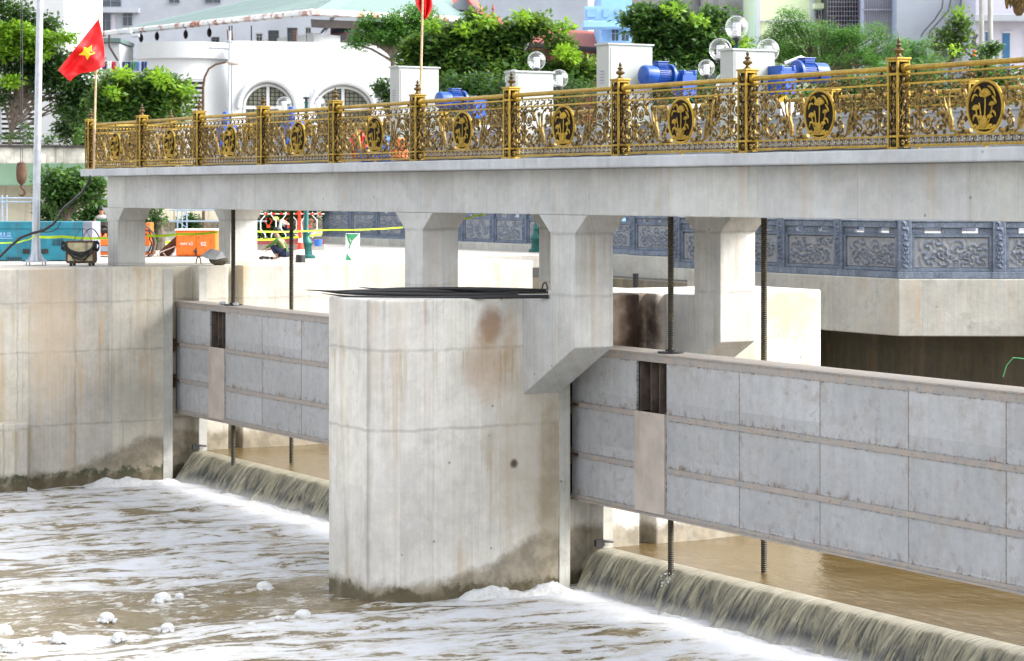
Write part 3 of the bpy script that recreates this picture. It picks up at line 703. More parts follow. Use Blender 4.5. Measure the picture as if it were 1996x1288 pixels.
# --- black rubber strips on the pier top
for i, (pa, da, pb, db, z, lab) in enumerate(((597, 35.9, 1068, 36.3, -1.50, 'longest black rubber strip on the pier top, sticking out at the left'), (612, 36.0, 1010, 35.6, -1.52, 'black rubber strip second from the top of the pile'),
                                             (628, 35.8, 1070, 35.2, -1.545, 'black rubber strip sagging over the front edge of the pier'), (700, 36.4, 1066, 35.9, -1.47, 'short black rubber strip topmost of the pile'))):
    m = MB(); A = wp(pa, da, z); B = wp(pb, db, z); pts = []
    for k in range(25):
        s = k / 24; q = A.lerp(B, s); q.z += .012 * math.sin(5 * s + i * 1.7) + (.035 * (1 - s / .12) if s < .12 else 0) - (.02 if i == 2 else 0) * math.sin(math.pi * s)
        pts.append(q)
    w = [(.008 + .05 * min(1, k / 5)) for k in range(25)]
    n0 = len(m.v); m.tube(pts, w, 8)
    m.v = [(v[0], v[1], pts[min(24, (j // 8))].z + (v[2] - pts[min(24, (j // 8))].z) * .5) for j, v in enumerate(m.v)]
    tag(m.build('rubber_strip', 'black_rubber', smooth=True), lab, 'rubber strip', 'black rubber strips on the pier top')
def loop(px, Y, z, h, lab):
    m = MB(); c = wY(px, Y, z); pts = [c + RIGHT * (.045 * math.cos(a) * h / .13) + UP * (h * (.5 - .5 * math.cos(a * 1)) if False else h * max(0, math.sin(a))) for a in np.linspace(0, math.pi, 12)]
    m.tube(pts, .014, 8); tag(m.build('lifting_loop', 'rust', smooth=True), lab, 'lifting loop')
loop(1062, 19.6, ZT, .13, 'rusty steel lifting loop on the middle pier top')
loop(387, 20.2, ZT + .02, .15, 'rusty steel lifting loop on the left bank wall')
# --- quay platform with stone balustrade (far bank)
t = thing('quay_platform', 'pale concrete quay platform edge under the stone balustrade', 'quay', (-36, 29, -9))
C0 = wp(1752, 43.8); C1 = wp(2230, 43.6)
m = MB(); m.prism([(-41.2, 28.12), (C0.x, 28.12), (C1.x, C1.y), (C1.x + 1, C1.y + 6), (-41.2, 33.6)], -2.64, -1.585); m.build('edge_beam', 'quay', t, bevel=.02)
m = MB(); m.box(-52, -41.2, 32.9, 34, -2.15, -1.59); m.build('edge_beam', 'quay', t, bevel=.02)
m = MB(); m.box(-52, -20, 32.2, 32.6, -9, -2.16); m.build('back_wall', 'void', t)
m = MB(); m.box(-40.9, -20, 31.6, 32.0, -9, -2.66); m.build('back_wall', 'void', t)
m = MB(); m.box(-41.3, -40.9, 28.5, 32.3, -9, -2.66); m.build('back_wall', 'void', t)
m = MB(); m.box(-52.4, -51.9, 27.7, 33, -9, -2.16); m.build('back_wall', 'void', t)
m = MB(); m.tube([wp(1239, 56, -5.5), wp(1239, 56, -1.9)], .07, 10); tag(m.build('drain_pipe', 'black_rubber', smooth=True), 'black drain pipe beneath the quay platform', 'pipe')
m = MB(); m.box(-72, -52.0, 32.9, 33.6, -1.7, -1.38 + -.02); tag(m.build('plinth_wall', 'quay', bevel=.02), 'low concrete plinth under the distant balustrade', 'plinth')
m = MB(); m.tube([wq(1996 + 6, 700, 40), wq(1975, 697, 40), wq(1962, 712, 40), wq(1955, 735, 40)], .01, 6)
tag(m.build('green_cord', plain('green_cord', (.05, .25, .10), .6)), 'thin green cord hanging by the dark recess at the right', 'cord')
# ---- balustrade pieces
def relief(w, h, seed, nx=56, nz=28):
    m = MB(); rr = random.Random(seed); cs = [(rr.uniform(.06, .94) * w, rr.uniform(.1, .9) * h, rr.uniform(.05, .11), rr.choice((-1, 1)), rr.uniform(0, 6)) for _ in range(30)]
    for j in range(nz):
        for i in range(nx):
            x, z = w * i / (nx - 1), h * j / (nz - 1); v = 0
            for (cx, cz, r, s, p) in cs:
                dx, dz = x - cx, z - cz; d = math.hypot(dx, dz)
                v += math.exp(-(d / r / 1.3) ** 2) * math.sin(s * math.atan2(dz, dx) * 2 + d / r * 5 + p)
            e = min(1, min(x, w - x) / .04, min(z, h - z) / .04)
            m.v.append((x - w / 2, -.032 * max(-.3, math.tanh(2.2 * v)) * e, z))
    for j in range(nz - 1):
        for i in range(nx - 1):
            a = j * nx + i; m.f.append((a, a + 1, a + nx + 1, a + nx))
    return m
def bal_bay(seed, lab):
    t = thing('stone_balustrade', lab, 'balustrade', (0, 0, 0), 'carved blue stone balustrade panels')
    w = 1.56
    m = MB(); m.box(-w / 2 - .12, w / 2 + .12, -.13, .13, 0, .125); m.build('plinth', 'stone', t, bevel=.012)
    m = MB(); m.box(-w / 2, w / 2, -.09, .09, .93, 1.04); m.box(-w / 2, w / 2, -.11, .11, 1.04, 1.07); m.build('top_rail', 'stone', t, bevel=.012)
    m = MB()
    for a, b in ((-.78, -.52), (-.2, .2), (.52, .78)): m.box(a, b, -.05, .05, .835, .93)
    m.box(-w / 2, w / 2, -.05, .05, .80, .836); m.build('pierced_band', 'stone', t, bevel=.008)
    m = MB(); m.box(-w / 2, w / 2, -.02, .06, .13, .80)
    for q in ((-w / 2, w / 2, .13, .19), (-w / 2, w / 2, .76, .80)): m.box(q[0], q[1], -.075, -.021, q[2], q[3])
    for q in ((-w / 2, -w / 2 + .06), (w / 2 - .06, w / 2)): m.box(q[0], q[1], -.074, -.022, .191, .759)
    m.build('panel_frame', 'stone', t, bevel=.006)
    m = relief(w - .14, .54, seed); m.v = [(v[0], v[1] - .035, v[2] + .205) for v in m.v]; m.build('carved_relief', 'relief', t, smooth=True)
    return t
def bal_post(lab):
    t = thing('balustrade_post', lab, 'stone post', (0, 0, 0), 'carved blue stone balustrade posts')
    m = MB(); m.box(-.12, .12, -.12, .12, .126, 1.3); m.box(-.14, .14, -.14, .14, 0, .126); m.build('post_body', 'stone', t, bevel=.012)
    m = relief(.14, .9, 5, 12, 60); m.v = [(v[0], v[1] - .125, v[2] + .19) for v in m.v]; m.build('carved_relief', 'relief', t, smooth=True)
    m = MB(); m.box(-.15, .15, -.15, .15, 1.30, 1.36); m.lathe((0, 0, 1.36), [(.10, 0), (.12, .06), (.05, .14), (.01, .19)], 10); m.build('post_cap', 'stone', t)
    return t
bays = [bal_bay(s, 'x') for s in (2, 5, 9)]; post0 = bal_post('x')
used = {0: False, 1: False, 2: False, 'p': False}
nb = [0, 0]
def ordw(i): return ORD[i] if i < len(ORD) else 'later'
def put_bay(a, b, z, k, lab, lab2):
    a = Vector((a[0], a[1], z)); b = Vector((b[0], b[1], z)); d = b - a; L = d.length; rz = math.atan2(d.y, d.x); mid = (a + b) / 2
    src = bays[k % 3]
    o = dup(src) if used[k % 3] else src; used[k % 3] = True
    o.location = mid; o.rotation_euler = (0, 0, rz); o.scale = ((L - .24) / 1.56, 1, 1); o['label'] = lab
    p = dup(post0) if used['p'] else post0; used['p'] = True
    p.location = a; p.rotation_euler = (0, 0, rz); p['label'] = lab2
xs = [wY(px, 33.05).x for px in (634, 683)]; S1 = 1.80; x = xs[0]; k = 0
names = []
while x < -42.5:
    z = -1.44 + (-.14) * min(1, max(0, (x + 66) / 14))
    put_bay((x, 33.12), (x + S1, 33.12), z, k, 'distant carved blue stone balustrade panel, %s from the left end' % ordw(k), 'distant carved blue stone balustrade post, %s from the left end' % ordw(k)); x += S1; k += 1
lab_n = ['near carved stone panel half hidden by the lit column', 'near carved stone panel between the column and the right hoist rod', 'near carved stone panel just right of the right hoist rod', 'near carved stone panel left of the balustrade corner']
x = C0.x - .06; ptsn = [(x - 1.83 * i, 28.3) for i in range(4, -1, -1)]
for i in range(4):
    put_bay(ptsn[i], ptsn[i + 1], -1.584, i + 1, lab_n[i], 'near carved stone balustrade post left of the corner, %s from the corner' % ORD[3 - i])
dC = (C1 - C0).normalized(); nC = Vector((-dC.y, dC.x, 0)); base = Vector((ptsn[-1][0], ptsn[-1][1], 0))
for i in range(2):
    a = base + dC * (1.72 * i); b = base + dC * (1.72 * (i + 1))
    put_bay(a, b, -1.584, i + 1, ('wide near stone panel carved with a feathered bird, right of the corner', 'near carved stone panel cut off by the right edge')[i], ('stone balustrade post standing on the platform corner', 'stone balustrade post near the right edge of the view')[i])
# ================================================================== GOLD RAILING
RY = 17.86; RZ = .50; S = 3.0
def spiral(c, r0, r1, a0, turns, n=26, sgn=1):
    return [(c[0] + (r0 + (r1 - r0) * k / (n - 1)) * math.cos(a0 + sgn * turns * 2 * math.pi * k / (n - 1)), 0, c[1] + (r0 + (r1 - r0) * k / (n - 1)) * math.sin(a0 + sgn * turns * 2 * math.pi * k / (n - 1))) for k in range(n)]
def flower(m, x, z, r, y=0, n=6, seed=0):
    m.ball((x, y - .012, z), r * .34, 8, 5, (1, .7, 1))
    for k in range(n):
        a = 2 * math.pi * k / n + seed; m.ball((x + r * .62 * math.cos(a), y, z + r * .62 * math.sin(a)), r * .36, 6, 4, (1, .5, 1))
def bez(p0, p1, p2, p3, n=14, y=0):
    out = []
    for k in range(n):
        t = k / (n - 1); a = (1 - t) ** 3; b = 3 * t * (1 - t) ** 2; c = 3 * t * t * (1 - t); d = t ** 3
        out.append((a * p0[0] + b * p1[0] + c * p2[0] + d * p3[0], y, a * p0[1] + b * p1[1] + c * p2[1] + d * p3[1]))
    return out
def leafy(m, path, w, seed=0):
    """scroll stem with small acanthus lobes along it"""
    n = len(path); m.tube(path, [w * 1.15 * (1 - .5 * k / n) for k in range(n)], 5)
    for k in range(2, n - 2, 2):
        p = Vector(path[k]); t = (Vector(path[k + 1]) - Vector(path[k - 1])).normalized(); u = Vector((-t.z, 0, t.x)) * (1 if (k // 3) % 2 else -1)
        q = p + u * w * 2.9 + t * w * 2.0; m.tube([p, p + u * w * 1.5 + t * w * .4, q], [w * .8, w * .95, w * .2], 4)
def make_panel():
    t = thing('openwork_fence', 'x', 'railing', (0, 0, 0), 'gold openwork panels of the footbridge railing')
    h = S / 2 - .10
    m = MB(); m.tube([(-h, 0, .945), (h, 0, .945)], .032, 12)
    for s in (-1, 1): m.lathe((s * (h - .03), 0, .945), [(.052, -.03), (.06, -.01), (.052, .03)], 12, 'x')
    m.build('handrail', 'gold', t, smooth=True)
    for s in (-.85, 0, .85): m = MB(); m.lathe((s * h, 0, .86), [(.012, 0), (.020, .03), (.012, .055)], 8); m.build('handrail_support', 'golddark', t, smooth=True)
    for z0, hh in ((.862, .024), (.752, .024), (.140, .024), (.028, .030)):
        m = MB(); m.box(-h, h, -.017, .017, z0, z0 + hh); m.build('rail', 'gold', t, bevel=.004)
    for s in (-.82, 0, .82): m = MB(); m.box(s * h - .018, s * h + .018, -.012, .012, .004, .027); m.box(s * h - .04, s * h + .04, -.022, .022, .001, .006); m.build('foot', 'gold', t)
    # top band: running scroll
    m = MB(1.25); nn = 15; st = 2 * h / nn
    for k in range(nn):
        x = -h + st * (k + .5)
        m.tube([(x - st * .5, 0, .782), (x - st * .15, 0, .80), (x + st * .2, 0, .838), (x + st * .38, 0, .858)], [.007, .008, .007, .005], 4)
        m.tube(spiral((x + st * .05, .807), .036, .010, 2.2, -1.2, 12), .0062, 4); m.ball((x + st * .06, -.003, .806), .014, 6, 4)
        m.tube(spiral((x - st * .28, .842), .022, .006, -.6, 1.0, 9), .005, 4)
    m.build('top_band_scroll', 'goldwork', t, smooth=True)
    # bottom band: fleurons
    m = MB(1.3); nn = 22; st = 2 * h / nn
    for k in range(nn):
        x = -h + st * (k + .5)
        m.tube(spiral((x - st * .22, .112), .026, .006, 0, .8, 9), .0055, 4); m.tube(spiral((x + st * .22, .112), .026, .006, math.pi, -.8, 9), .0055, 4)
        m.ball((x, -.004, .085), .020, 6, 4, (.8, .5, 1)); m.tube([(x, 0, .058), (x, 0, .138)], .006, 4)
        m.tube([(x - st * .5, 0, .066), (x - st * .25, 0, .078), (x, 0, .062), (x + st * .25, 0, .078), (x + st * .5, 0, .066)], .0055, 4)
    m.build('bottom_band_scroll', 'goldwork', t, smooth=True)
    # main field, mirrored left and right of the medallion
    for s in (-1, 1):
        m = MB()
        q = MB(1.35); R = lambda x, z: (x, z)
        # root sweeping from the medallion foot out to the leaf bunch
        leafy(q, bez(R(.24, .20), R(.34, .165), R(.46, .16), R(.56, .215), 12), .019)
        for e, (bx, bz), (cx, cz) in (((.70, .66), (.60, .36), (.72, .52)), ((.64, .60), (.57, .36), (.62, .5)), ((.78, .58), (.64, .34), (.74, .46)), ((.90, .50), (.66, .32), (.80, .47)), ((.60, .42), (.55, .3), (.56, .38))):
            q.tube(bez(R(.555, .20), R(bx, bz), R(cx, cz), R(*e), 12), [.017, .018, .018, .018, .017, .016, .014, .012, .010, .008, .006, .004], 5)
        # upper inner scroll by the medallion
        leafy(q, spiral((.47, .585), .155, .135, -2.2, -.55, 16), .014); q.tube(bez(R(.60, .66), R(.63, .58), R(.60, .42), R(.56, .25), 12), [.012] * 12, 5)
        flower(q, .46, .575, .072, n=7); leafy(q, spiral((.46, .58), .10, .08, 2.6, .45, 8), .010)
        leafy(q, bez(R(.40, .42), R(.36, .38), R(.40, .31), R(.47, .34), 9), .012); leafy(q, spiral((.40, .285), .072, .015, -1.9, 1.25, 16), .010); q.ball((.40, 0, .285), .02, 7, 5)
        # upper outer scrolls
        leafy(q, spiral((.985, .585), .135, .12, 3.4, -.62, 16), .013); flower(q, .985, .56, .064, seed=.4); q.tube(spiral((.985, .565), .095, .07, 1.2, -.9, 16), .008, 4)
        leafy(q, spiral((1.275, .585), .125, .11, -.3, .62, 16), .013); flower(q, 1.275, .56, .060, seed=.2); q.tube(spiral((1.275, .565), .09, .07, 1.9, .9, 16), .008, 4)
        leafy(q, bez(R(.82, .62), R(.86, .70), R(.80, .74), R(.74, .72), 8), .012)
        # lower outer scrolls
        leafy(q, bez(R(.56, .22), R(.70, .40), R(.82, .50), R(1.00, .44), 12), .016); leafy(q, spiral((.985, .305), .125, .02, 1.3, -1.5, 22), .012); flower(q, .985, .30, .05, n=5)
        leafy(q, spiral((1.275, .315), .12, .02, 1.9, 1.5, 22), .012); flower(q, 1.275, .31, .05, n=5)
        leafy(q, spiral((.76, .255), .078, .015, 2.6, -1.2, 14), .010); q.ball((.76, 0, .255), .022, 7, 5)
        leafy(q, bez(R(.90, .19), R(1.02, .16), R(1.1, .2), R(1.13, .26), 9), .011); leafy(q, bez(R(1.39, .20), R(1.25, .15), R(1.18, .19), R(1.14, .26), 9), .011)
        for (x, z) in ((1.13, .455), (.74, .73), (.86, .34), (1.13, .70)): flower(q, x, z, .036, n=5)
        for (x, z, a, L) in ((.70, .60, 1.9, .09), (.84, .56, 2.6, .08), (.88, .66, .6, .07), (1.09, .64, 1.2, .07), (1.18, .64, 1.9, .07), (1.09, .50, -1.2, .07), (1.18, .50, -1.9, .07), (.66, .30, -1.0, .08), (.66, .20, -.3, .07), (.90, .24, -2.2, .06), (1.07, .38, .8, .07), (1.19, .38, 2.2, .07),
                             (1.37, .44, 2.5, .07), (.33, .30, 2.0, .08), (.34, .20, .4, .06), (.50, .44, 1.2, .08), (.36, .68, 2.5, .07), (.58, .72, .9, .05), (.80, .36, 1.9, .07), (.82, .20, -.5, .06), (1.37, .70, 2.2, .06), (.90, .73, 2.8, .06), (1.05, .73, .3, .05), (1.20, .73, 2.8, .05)):
            dx, dz = math.cos(a), math.sin(a)
            for b_ in (-.5, 0, .5):
                ex, ez = math.cos(a + b_), math.sin(a + b_); q.tube([(x, 0, z), (x + ex * L * .5, -.006, z + ez * L * .5), (x + ex * L * .95, 0, z + ez * L * .95)], [.010, .014, .003], 4)
        q.tube([(1.13, 0, .17), (1.13, 0, .75)], .007, 4)
        m.add([(v[0] * s, v[1], v[2]) for v in q.v], [f if s > 0 else f[::-1] for f in q.f])
        m.build('scrollwork', 'goldwork', t, smooth=True)
    # medallion
    m = MB(); n = 40
    m.tube([(.292 * math.cos(2 * math.pi * k / n), 0, .452 + .292 * math.sin(2 * math.pi * k / n)) for k in range(n + 1)], .020, 8, cap=False)
    m.box(-.09, .09, -.015, .015, .738, .753); m.box(-.09, .09, -.015, .015, .163, .172); med = m.build('medallion', 'gold', t, smooth=True)
    m = MB(); m.lathe((0, 0, .452), [(.284, -.004), (.284, .004)], 40, 'y'); m.build('medallion_plate', 'golddark', med)
    m = MB(1.12); Y = -.020
    def fl(x, z, r):
        for k in range(9):
            a = math.pi * (.04 + .92 * k / 8); e = (x + r * math.cos(a), Y, z + r * .75 * math.sin(a)); m.tube([(x, Y, z - r * .2), (x + r * .6 * math.cos(a), Y - .008, z + r * .3 * math.sin(a)), e], [r * .12, r * .22, r * .05], 5)
        m.ball((x, Y, z - r * .1), r * .3, 7, 5, (1, .5, .7))
    fl(.02, .585, .10); fl(-.13, .435, .066); fl(.135, .475, .052); fl(.10, .335, .05); fl(-.06, .33, .05)
    for a, b, c, d in (((0, .20), (.01, .35), (.03, .45), (.02, .56)), ((-.02, .20), (-.10, .3), (-.12, .36), (-.125, .42)), ((.03, .2), (.10, .3), (.13, .4), (.135, .46)), ((-.01, .2), (-.06, .34), (-.05, .42), (-.08, .50))): m.tube(bez(a, b, c, d, 10, Y), .0075, 5)
    for (a, b, c, d) in (((-.16, .62), (-.11, .70), (-.05, .68), (-.06, .60)), ((.06, .68), (.13, .68), (.17, .62), (.19, .56)), ((-.20, .52), (-.17, .60), (-.12, .60), (-.10, .57)), ((.13, .57), (.17, .56), (.2, .5), (.2, .48)), ((-.18, .30), (-.17, .38), (-.10, .38), (-.10, .31)), ((.10, .38), (.14, .42), (.19, .40), (.19, .34))):
        m.tube(bez(a, b, c, d, 9, Y), [.005, .009, .012, .013, .013, .012, .010, .007, .004], 5)
    for k in range(9):
        a = math.pi * k / 8; m.tube([(0, Y, .25), (.05 * math.cos(a), Y - .006, .25 + .05 * math.sin(a)), (.085 * math.cos(a), Y, .26 + .10 * math.sin(a))], [.012, .016, .005], 5)
    for k in range(13):
        x = -.17 + .34 * k / 12; m.ball((x, Y, .235 + .015 * math.sin(k * 2.1) + .0 * x), .024, 6, 5, (1, .5, .8))
    for k in range(9): m.ball((-.11 + .22 * k / 8, Y, .212), .017, 6, 4, (1, .5, .7))
    m.build('lotus_relief', 'gold', med, smooth=True)
    return t
def make_post():
    t = thing('railing_post', 'x', 'railing post', (0, 0, 0), 'gold posts of the footbridge railing')
    a = .095; H = 1.05
    m = MB()
    for sx in (-1, 1):
        for sy in (-1, 1): m.box(min(sx * a, sx * (a - .026)), max(sx * a, sx * (a - .026)), min(sy * a, sy * (a - .026)), max(sy * a, sy * (a - .026)), 0, H)
    for z0, z1 in ((0, .03), (.14, .165), (.862, .892), (1.02, 1.05)):
        for s in (-1, 1):
            m.box(-a + .027, a - .027, min(s * (a - .001), s * (a - .024)), max(s * (a - .001), s * (a - .024)), z0, z1); m.box(min(s * (a - .001), s * (a - .024)), max(s * (a - .001), s * (a - .024)), -a + .027, a - .027, z0, z1)
    m.box(-a - .012, a + .012, -a - .012, a + .012, H, H + .022); m.build('corner_frame', 'gold', t, bevel=.004)
    m = MB(); m.box(-a + .03, a - .03, -a + .03, a - .03, .002, H - .002); m.build('core', 'golddark', t)
    m = MB()
    for rot in range(4):
        q = MB(); y = -(a - .022)
        for z in np.arange(.22, .84, .075): q.ball((.014 * math.sin(z * 40), y, z), .021, 6, 5, (1, .6, 1.1))
        for z in (.26, .42, .58, .74): q.tube(bez((-.035, z - .06), (-.05, z), (.05, z), (.035, z + .06), 8, y), .008, 4); q.tube(bez((.035, z - .06), (.05, z), (-.05, z), (-.035, z + .06), 8, y), .008, 4)
        flower(q, 0, .955, .042, y, 8); flower(q, 0, .085, .036, y, 8); q.tube([(0, y, .20), (0, y, .85)], .008, 4)
        c, s_ = math.cos(rot * math.pi / 2), math.sin(rot * math.pi / 2)
        m.add([(v[0] * c - v[1] * s_, v[0] * s_ + v[1] * c, v[2]) for v in q.v], q.f)
    m.build('face_ornament', 'goldwork', t, smooth=True)
    m = MB(); m.lathe((0, 0, H + .02), [(.062, 0), (.048, .012), (.030, .030), (.024, .050), (.030, .058), (.058, .075), (.064, .092), (.050, .108), (.026, .118), (.022, .128), (.038, .138), (.042, .148), (.026, .160), (.015, .172), (.020, .184), (.024, .194), (.018, .210), (.006, .232), (.001, .24)], 16)
    m.build('finial', 'bronze', t, smooth=True)
    return t
panel0 = make_panel(); post_0 = make_post(); first = [True, True]
NS = 12
for row, (yy, zz, nm) in enumerate(((RY, RZ, 'front'), (21.55, RZ - .06, 'back'))):
    for k in range(NS + 1):
        x = -48.80 + S * k
        p = post_0 if first[0] else dup(post_0); first[0] = False
        p.location = (x, yy, zz); p['label'] = 'gold railing post with finial, %s from the left on the %s edge' % (ORD[k], nm)
        if k < NS:
            q = panel0 if first[1] else dup(panel0); first[1] = False
            q.location = (x + S / 2, yy, zz); q['label'] = 'gold scrollwork railing with lotus medallion, %s from the left on the %s edge' % (ORD[k], nm)
p = dup(post_0, (-48.80, 19.70, RZ), label='gold railing post closing the left end of the bridge, halfway back')
for i, y in enumerate((18.78, 20.63)):
    q = dup(panel0, (-48.80, y, RZ), math.pi / 2, label='short gold railing panel across the left end of the bridge, %s half' % ('front', 'back')[i], scale=(.60, 1, 1))
# cables lying along the slab edge
for i, (xa, xb, lab) in enumerate(((-48.5, -44, 'thin black cable along the deck edge at the left end'), (-43.5, -36.5, 'thin black cable along the deck edge under the third and fourth panels'), (-34.5, -31, 'thin black cable looping out near the middle of the deck edge'), (-29.6, -27.0, 'thin black cable lying by the deck edge above the pier'), (-25, -21.5, 'thin black cable by the deck edge at the right'))):
    m = MB(); m.tube([(xa + (xb - xa) * k / 30, 17.80 + .03 * math.sin(k * .9 + i), .512 + .012 * max(0, math.sin(k * .7 + i * 2))) for k in range(31)], .010, 6)
    tag(m.build('deck_cable', 'black_rubber', smooth=True), lab, 'cable', 'black cables along the deck edge')
# ================================================================== MACHINES ON THE DECK
def make_motor():
    t = thing('hoist_motor', 'x', 'hoist motor', (0, 0, 0), 'blue hoist motors on the deck'); A = 1.24
    m = MB(); m.lathe((0, 0, A), [(.05, 0), (.14, .008), (.165, .03), (.17, .06), (.17, .27), (.158, .275)], 26, 'y'); m.build('fan_cover', 'blue', t, smooth=True)
    m = MB(); m.lathe((0, 0, A), [(.135, .275), (.135, .55)], 26, 'y')
    for k in range(26):
        a = 2 * math.pi * k / 26; c, s_ = math.cos(a), math.sin(a); m.obox((c * .13 - s_ * -.005, .29, A + s_ * .13 + c * -.005), (c * .028, 0, s_ * .028), (0, .24, 0), (-s_ * .010, 0, c * .010))
    m.build('finned_body', 'blue', t)
    m = MB(); m.box(-.075, .075, .30, .48, A + .15, A + .175); m.box(-.085, .085, .29, .49, A + .176, A + .225); m.box(-.10, .10, .275, .505, A + .226, A + .245); m.build('terminal_box', 'blue', t, bevel=.006)
    m = MB(); m.lathe((0, 0, A), [(.12, .55), (.20, .56), (.205, .585), (.20, .61), (.11, .62)], 28, 'y'); m.build('flange', 'blue', t, smooth=True)
    m = MB(); m.lathe((0, 0, A), [(.10, .62), (.09, .74)], 18, 'y'); m.box(-.17, .17, .74, 1.04, A - .36, A + .07); m.box(-.19, .19, .75, .80, A + .02, A + .10); m.box(-.19, .19, .98, 1.03, A + .02, A + .10); m.lathe((-.17, .89, A - .18), [(.12, -.07), (.13, 0)], 18, 'x'); m.build('gearbox', 'blue', t, bevel=.01)
    m = MB(); m.lathe((0, .89, A - .48), [(.09, 0), (.09, .12)], 16); m.lathe((-.05, .66, A - .16), [(.05, 0), (.055, .03), (.03, .05)], 12); m.build('coupling_guard', 'yellow', t, smooth=True)
    m = MB(); m.box(-.22, .22, .70, 1.08, .0, A - .49); m.box(-.28, .28, .6, 1.14, -.24, -.002); m.build('pedestal', 'galv', t)
    return t
mot = make_motor()
spots = [((-30.45, 19.95, .56), 0, 'large blue hoist motor between the two tall grey cabinets'), ((-27.25, 21.00, .47), math.pi, 'blue hoist motor with its gearbox on the left, right of the cabinets'),
         ((-37.1, 20.0, .40), 0, 'blue hoist motor just right of the cabinet by the middle flag')]
for i, (l, rz, lab) in enumerate(spots):
    o = mot if i == 0 else dup(mot); o.scale = (.88, .88, .88); o.location = (l[0], l[1], l[2] + .14); o.rotation_euler = (0, 0, rz); o['label'] = lab
for i, (x, y, lab) in enumerate(((-46.5, 20.0, 'blue upright gear motor behind the third railing panel from the left'), (-43.2, 20.0, 'blue upright gear motor below the left globe lamps'))):
    t = thing('gear_motor', lab, 'gear motor', (x, y, .5), 'upright blue gear motors on the deck')
    m = MB(); m.lathe((x, y, 0), [(.075, 1.30), (.075, 1.65), (.06, 1.70), (.02, 1.71)], 18); m.build('motor_can', 'blue', t, smooth=True)
    m = MB(); m.box(x - .17, x + .17, y - .15, y + .2, 1.12, 1.42); m.box(x - .2, x + .2, y - .2, y + .3, .95, 1.12); m.build('gear_case', 'blue', t, bevel=.015)
    m = MB(); m.lathe((x, y - .1, 0), [(.10, .8), (.10, .948)], 14); m.build('coupling', 'yellow', t); m = MB(); m.box(x - .18, x + .18, y - .2, y + .2, .52, .798); m.build('pedestal', 'galv', t)
m = MB(); m.tube([(-27.25, 20.75, 1.86), (-27.34, 20.62, 1.93), (-27.42, 20.4, 1.84)], .024, 8); tag(m.build('white_conduit', 'cone_white', smooth=True), 'white flexible conduit on the right blue motor', 'conduit')
def make_cabinet(loc, h, w, dp, lab):
    """w along the bridge, dp across it; loc = near corner (max x, min y)"""
    x, y = loc; t = thing('control_cabinet', lab, 'cabinet', (x - w / 2, y + dp / 2, .5), 'grey control cabinets on the deck')
    m = MB(); m.box(x - w, x, y, y + dp, .56, h - .03); m.build('body', 'cabinet', t, bevel=.008)
    m = MB(); m.extr([(x - w - .02, y - .025, h - .03), (x + .02, y - .025, h - .03), (x + .02, y - .025, h - .005), (x - w / 2, y - .025, h + .01), (x - w - .02, y - .025, h - .005)], (0, dp + .05, 0)); m.build('lid', 'cabinet', t)
    m = MB(); m.box(x + .001, x + .008, y + .03, y + dp - .03, .62, h - .07); m.build('door', 'cabinet', t, bevel=.003)
    m = MB()
    for k in range(5): m.box(x - w + .10, x - w + .22, y - .006, y - .0005, h - .62 + k * .045, h - .605 + k * .045)
    m.build('vent_louvre', 'teal_grey', t)
    m = MB(); m.box(x - w + .03, x - .03, y + .03, y + dp - .03, .50, .56); m.build('base', 'dark', t)
make_cabinet((-30.68, 19.5), 2.285, .35, .80, 'tallest grey control cabinet, left of the large blue motor'); make_cabinet((-27.42, 19.5), 2.03, .32, .72, 'grey control cabinet in front of the right globe lamps')
make_cabinet((-37.6, 19.5), 2.25, .36, .80, 'grey control cabinet behind the middle flagpole'); make_cabinet((-33.5, 19.5), 1.985, .32, .72, 'low grey control cabinet beneath the small globe lamps')
# clutter behind the railing
rnd = random.Random(3)
for (px0, px1, y0, y1, mt, lab, nm) in ((690, 720, 252, 305, 'cone_red', 'red plastic bundle on the deck behind the railing', 'plastic_bundle'), (725, 760, 262, 312, 'bluec', 'blue tarpaulin heap on the deck behind the railing', 'tarpaulin'), (760, 788, 268, 308, 'orangec', 'orange sack on the deck behind the railing', 'cloth_sack'), (700, 745, 285, 314, 'bluec', 'flat blue tarpaulin under the red bundle', 'tarpaulin')):
    m = MB(); c = wY((px0 + px1) / 2, 18.5)
    for k in range(8):
        q = wY(rnd.uniform(px0 + 4, px1 - 4), 18.5 + rnd.uniform(-.15, .15)); d = q.dot(FWD); z = (HY - rnd.uniform(y0 + 8, y1)) / F_PX * d
        m.ball((q.x, q.y, max(z, .56)), .11, 9, 7, (1, 1, .8), .35, k)
    tag(m.build(nm, mt, smooth=True), lab, nm.replace('_', ' '))
# ================================================================== FLAGS
def F1(u, v):       # u 0 at the hoist .. 1 at the fly, v 0 top .. 1 foot; the cloth hangs from a slanting hoist
    A, B, Cc, D = (192, 37), (204, 129), (136, 155), (113, 136)
    # A-B hoist, A-D upper edge, D-C fly, B-C foot
    top = (A[0] + (D[0] - A[0]) * u, A[1] + (D[1] - A[1]) * u); bot = (B[0] + (Cc[0] - B[0]) * u, B[1] + (Cc[1] - B[1]) * u + 6 * math.sin(u * 7) * u)
    px = top[0] * (1 - v) + bot[0] * v; py = top[1] * (1 - v) + bot[1] * v
    px -= 4 * math.sin(v * math.pi) * (1 - u) * -1
    d = 50.1 + .09 * math.sin(u * 9 + v * 3) + .05 * math.sin(v * 11 - u * 5 + 1) + .03 * math.sin(u * 19 + v * 9)
    return wq(px, py, d)
t = thing('flag', 'red flag with yellow star on a bamboo pole at the left end of the bridge', 'flag', tuple(wp(184, 50.1, .5)))
m = MB(); n = 36
for j in range(n + 1):
    for i in range(n + 1): m.v.append(tuple(F1(i / n, j / n)))
